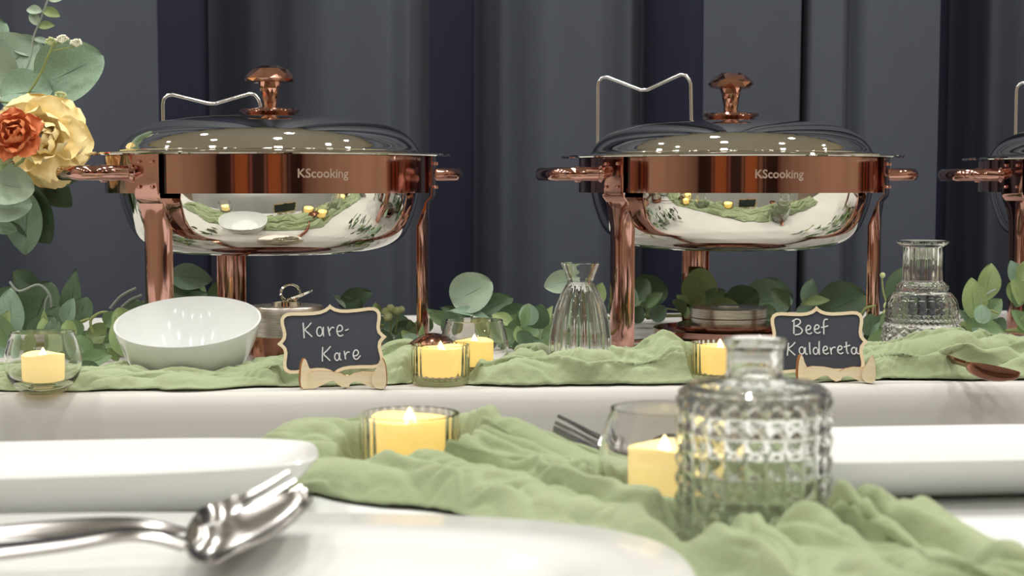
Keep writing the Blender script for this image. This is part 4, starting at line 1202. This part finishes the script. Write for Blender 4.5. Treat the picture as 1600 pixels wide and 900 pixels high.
def rose(name, label, c, axis, rad, m, rings, base):
    t = thing(name, label, 'rose', base, 0)
    off = V(base)
    axis = V(axis).normalized()
    side = axis.cross(V((0, 0, 1))).normalized(); up2 = side.cross(axis)
    B_ = Matrix((side, up2, axis)).transposed()
    stem(t, [V(c) - axis * rad * 0.5, V(c) - axis * rad * 0.9 + V((0, 0, -rad * 0.8)), V((base[0], base[1], c[2] - 3.2 * rad)), V((base[0], base[1], TZ + 0.02))], 0.0018, M['stem'])
    k0 = 0
    for (cnt, tilt, L, rr, wdt, cup, curl, lift) in rings:
        for k in range(cnt):
            me = petal_mesh(m, wdt, cup, curl, 0.16, k * 5.3 + k0 * 1.7 + rad * 100)
            o = link('petal', me, t)
            az = 2 * pi * (k / cnt) + k0 * 0.55
            # petal base ring; petal grows along axis leaning out by tilt. inner face (+y) towards axis
            m1 = Matrix.Rotation(az, 4, 'Z') @ Matrix.Translation((0, -rr * rad, lift * rad)) @ Matrix.Rotation(R(tilt), 4, 'X') @ Matrix.Scale(L * rad, 4)
            o.matrix_local = Matrix.Translation(V(c) - off) @ B_.to_4x4() @ m1
        k0 += 1
    return t
vb = V((X(-52, 1.58), 1.58, TZ))
rings = [(3, -6, 0.80, 0.10, 0.50, 1.3, 0.0, 0.05), (3, -2, 0.84, 0.16, 0.60, 1.3, 0.0, 0.02), (4, 6, 0.92, 0.20, 0.62, 1.2, 0.1, 0.0), (4, 20, 1.05, 0.24, 0.78, 1.0, 0.35, -0.05), (5, 42, 1.20, 0.28, 0.80, 0.8, 0.8, -0.18), (6, 66, 1.35, 0.26, 0.72, 0.6, 0.9, -0.30)]
rose('yellow_rose', 'open pale yellow rose at the left edge', P(64, 218, 1.565), (0.25, -1, 0.15), 0.0285, M['rose_yellow'], rings, tuple(vb + V((0.004, 0, 0.012))))
rings2 = [(3, 2, 0.80, 0.04, 0.46, 1.2, 0.0, 0.06), (4, 9, 0.90, 0.14, 0.60, 1.1, 0.15, 0.0), (5, 22, 0.98, 0.24, 0.70, 1.0, 0.45, -0.10), (5, 42, 1.0, 0.28, 0.75, 0.8, 0.7, -0.22)]
rose('orange_rose', 'smaller burnt orange rosebud in front of the yellow rose', P(26, 213, 1.505), (0.05, -1, 0.35), 0.0215, M['rose_orange'], rings2, tuple(vb + V((-0.004, -0.004, 0.012))))
rose('yellow_rose', 'pale yellow rose mostly cut off by the left edge', P(-80, 205, 1.570), (-0.2, -1, 0.15), 0.0285, M['rose_yellow'], rings, tuple(vb + V((-0.008, 0.002, 0.012))))

def spray(label, base_off, leaves, stems):
    b = vb + V(base_off)
    t = thing('eucalyptus_spray', label, 'greenery', b, 0, group='eucalyptus stems in the rose vase')
    for (px, py, Y, size_px, ang_, tilt, mi_, kind) in leaves:
        put_leaf(t, P(px, py, Y), size_px * Y / F_PX, ang_, tilt, mi_, kind)
    for pts, r, mk in stems:
        stem(t, [P(px, py, Y) for px, py, Y in pts], r, M[mk])
    return t
hub = lambda dy=0: [(-30, 300 + dy, 1.590), (-42, 380, 1.585), (-45, 520, 1.580)]
spray('eucalyptus stem with large silver round leaves above the yellow rose', (0.003, 0.003, 0.012),
      [(25, 138, 1.620, 100, 150, (0, 0.1), 3, 'round'), (62, 136, 1.610, 108, 28, (0, 0.1), 0, 'round'), (-30, 128, 1.630, 105, 35, (0, 0.15), 3, 'round'), (0, 150, 1.600, 80, 10, (0, 0.6), 0, 'round'), (-70, 100, 1.640, 100, 40, (0, 0.1), 0, 'round'), (48, 60, 1.630, 36, -10, (0, 0.9), 3, 'long'), (14, 66, 1.640, 60, -14, (0, 0.5), 3, 'oval')],
      [([(62, 150, 1.610), (40, 160, 1.605)] + hub(), 0.0013, 'stem'), ([(20, 140, 1.620)] + hub(), 0.0013, 'stem')])
spray('tall thin eucalyptus sprig rising above the silver leaves', (0.006, 0.005, 0.012),
      [(66, 18, 1.630, 26, 170, (0, 0.4), 3, 'oval'), (66, 16, 1.630, 28, -15, (0, 0.4), 2, 'oval'), (60, 40, 1.630, 26, 118, (0, 0.2), 3, 'oval'), (60, 42, 1.630, 24, 10, (0, 0.4), 2, 'oval'), (76, 0, 1.630, 26, 15, (0, 0.3), 3, 'oval'), (80, -14, 1.630, 24, 140, (0, 0.3), 2, 'oval')],
      [([(82, -25, 1.630), (72, 8, 1.630), (62, 35, 1.630), (52, 60, 1.630), (40, 110, 1.620)] + hub(-60), 0.0012, 'stem_grey')])
spray('eucalyptus stem with round leaves hanging below the roses', (-0.002, 0.006, 0.012),
      [(8, 262, 1.520, 40, 130, (0, 0.5), 2, 'round'), (-20, 285, 1.530, 72, -8, (0, 0.2), 3, 'round'), (-18, 320, 1.540, 66, 2, (0, 0.2), 3, 'round'), (-12, 352, 1.550, 38, -10, (0, 0.2), 0, 'oval'), (20, 282, 1.580, 112, -62, (0, 0.2), 1, 'oval'), (45, 300, 1.575, 100, -98, (0, 0.2), 0, 'oval'), (40, 262, 1.590, 90, -40, (0, 0.3), 1, 'oval'),
       (60, 270, 1.600, 70, 5, (0, 0.3), 1, 'round'), (-40, 262, 1.540, 60, 10, (0, 0.3), 1, 'oval'), (20, 250, 1.505, 30, 170, (0, 0.6), 2, 'round'), (60, 180, 1.610, 60, -20, (0, 0.4), 1, 'oval')],
      [([(20, 262, 1.570)] + hub(), 0.0013, 'stem')])
# sprig of tiny white buds
t = thing('bud_sprig', 'thin green sprig of tiny white buds above the yellow rose', 'greenery', vb + V((0.002, 0.008, 0.012)), 0)
stem(t, [P(85, 66, 1.590), P(74, 90, 1.590), P(55, 130, 1.595)] + [P(a, b, c_) for a, b, c_ in hub(-40)], 0.0013, M['stem'])
rb = random.Random(4)
for (cx_, cy_, mk) in [(80, 64, 'berry'), (97, 60, 'bud_white'), (119, 66, 'bud_white'), (95, 148, 'berry'), (-8, 152, 'bud_white')]:
    stem(t, [P(cx_, cy_ + 6, 1.590), P(80 if cy_ < 100 else 85, cy_ + 14, 1.590)], 0.0008, M['stem'])
    for k in range(8):
        a = R(20 + 140 * k / 7)
        q = P(cx_ + 9 * cos(a) + rb.uniform(-1, 1), cy_ + 5 - 9 * sin(a) + rb.uniform(-1, 1), 1.59 + rb.uniform(-0.004, 0.004))
        stem(t, [P(cx_, cy_ + 7, 1.590), q], 0.0006, M[mk], name='bud_stalk')
        MB().ball(q - V(t.location), 0.0015, 8, 6).build('bud', M[mk], t)
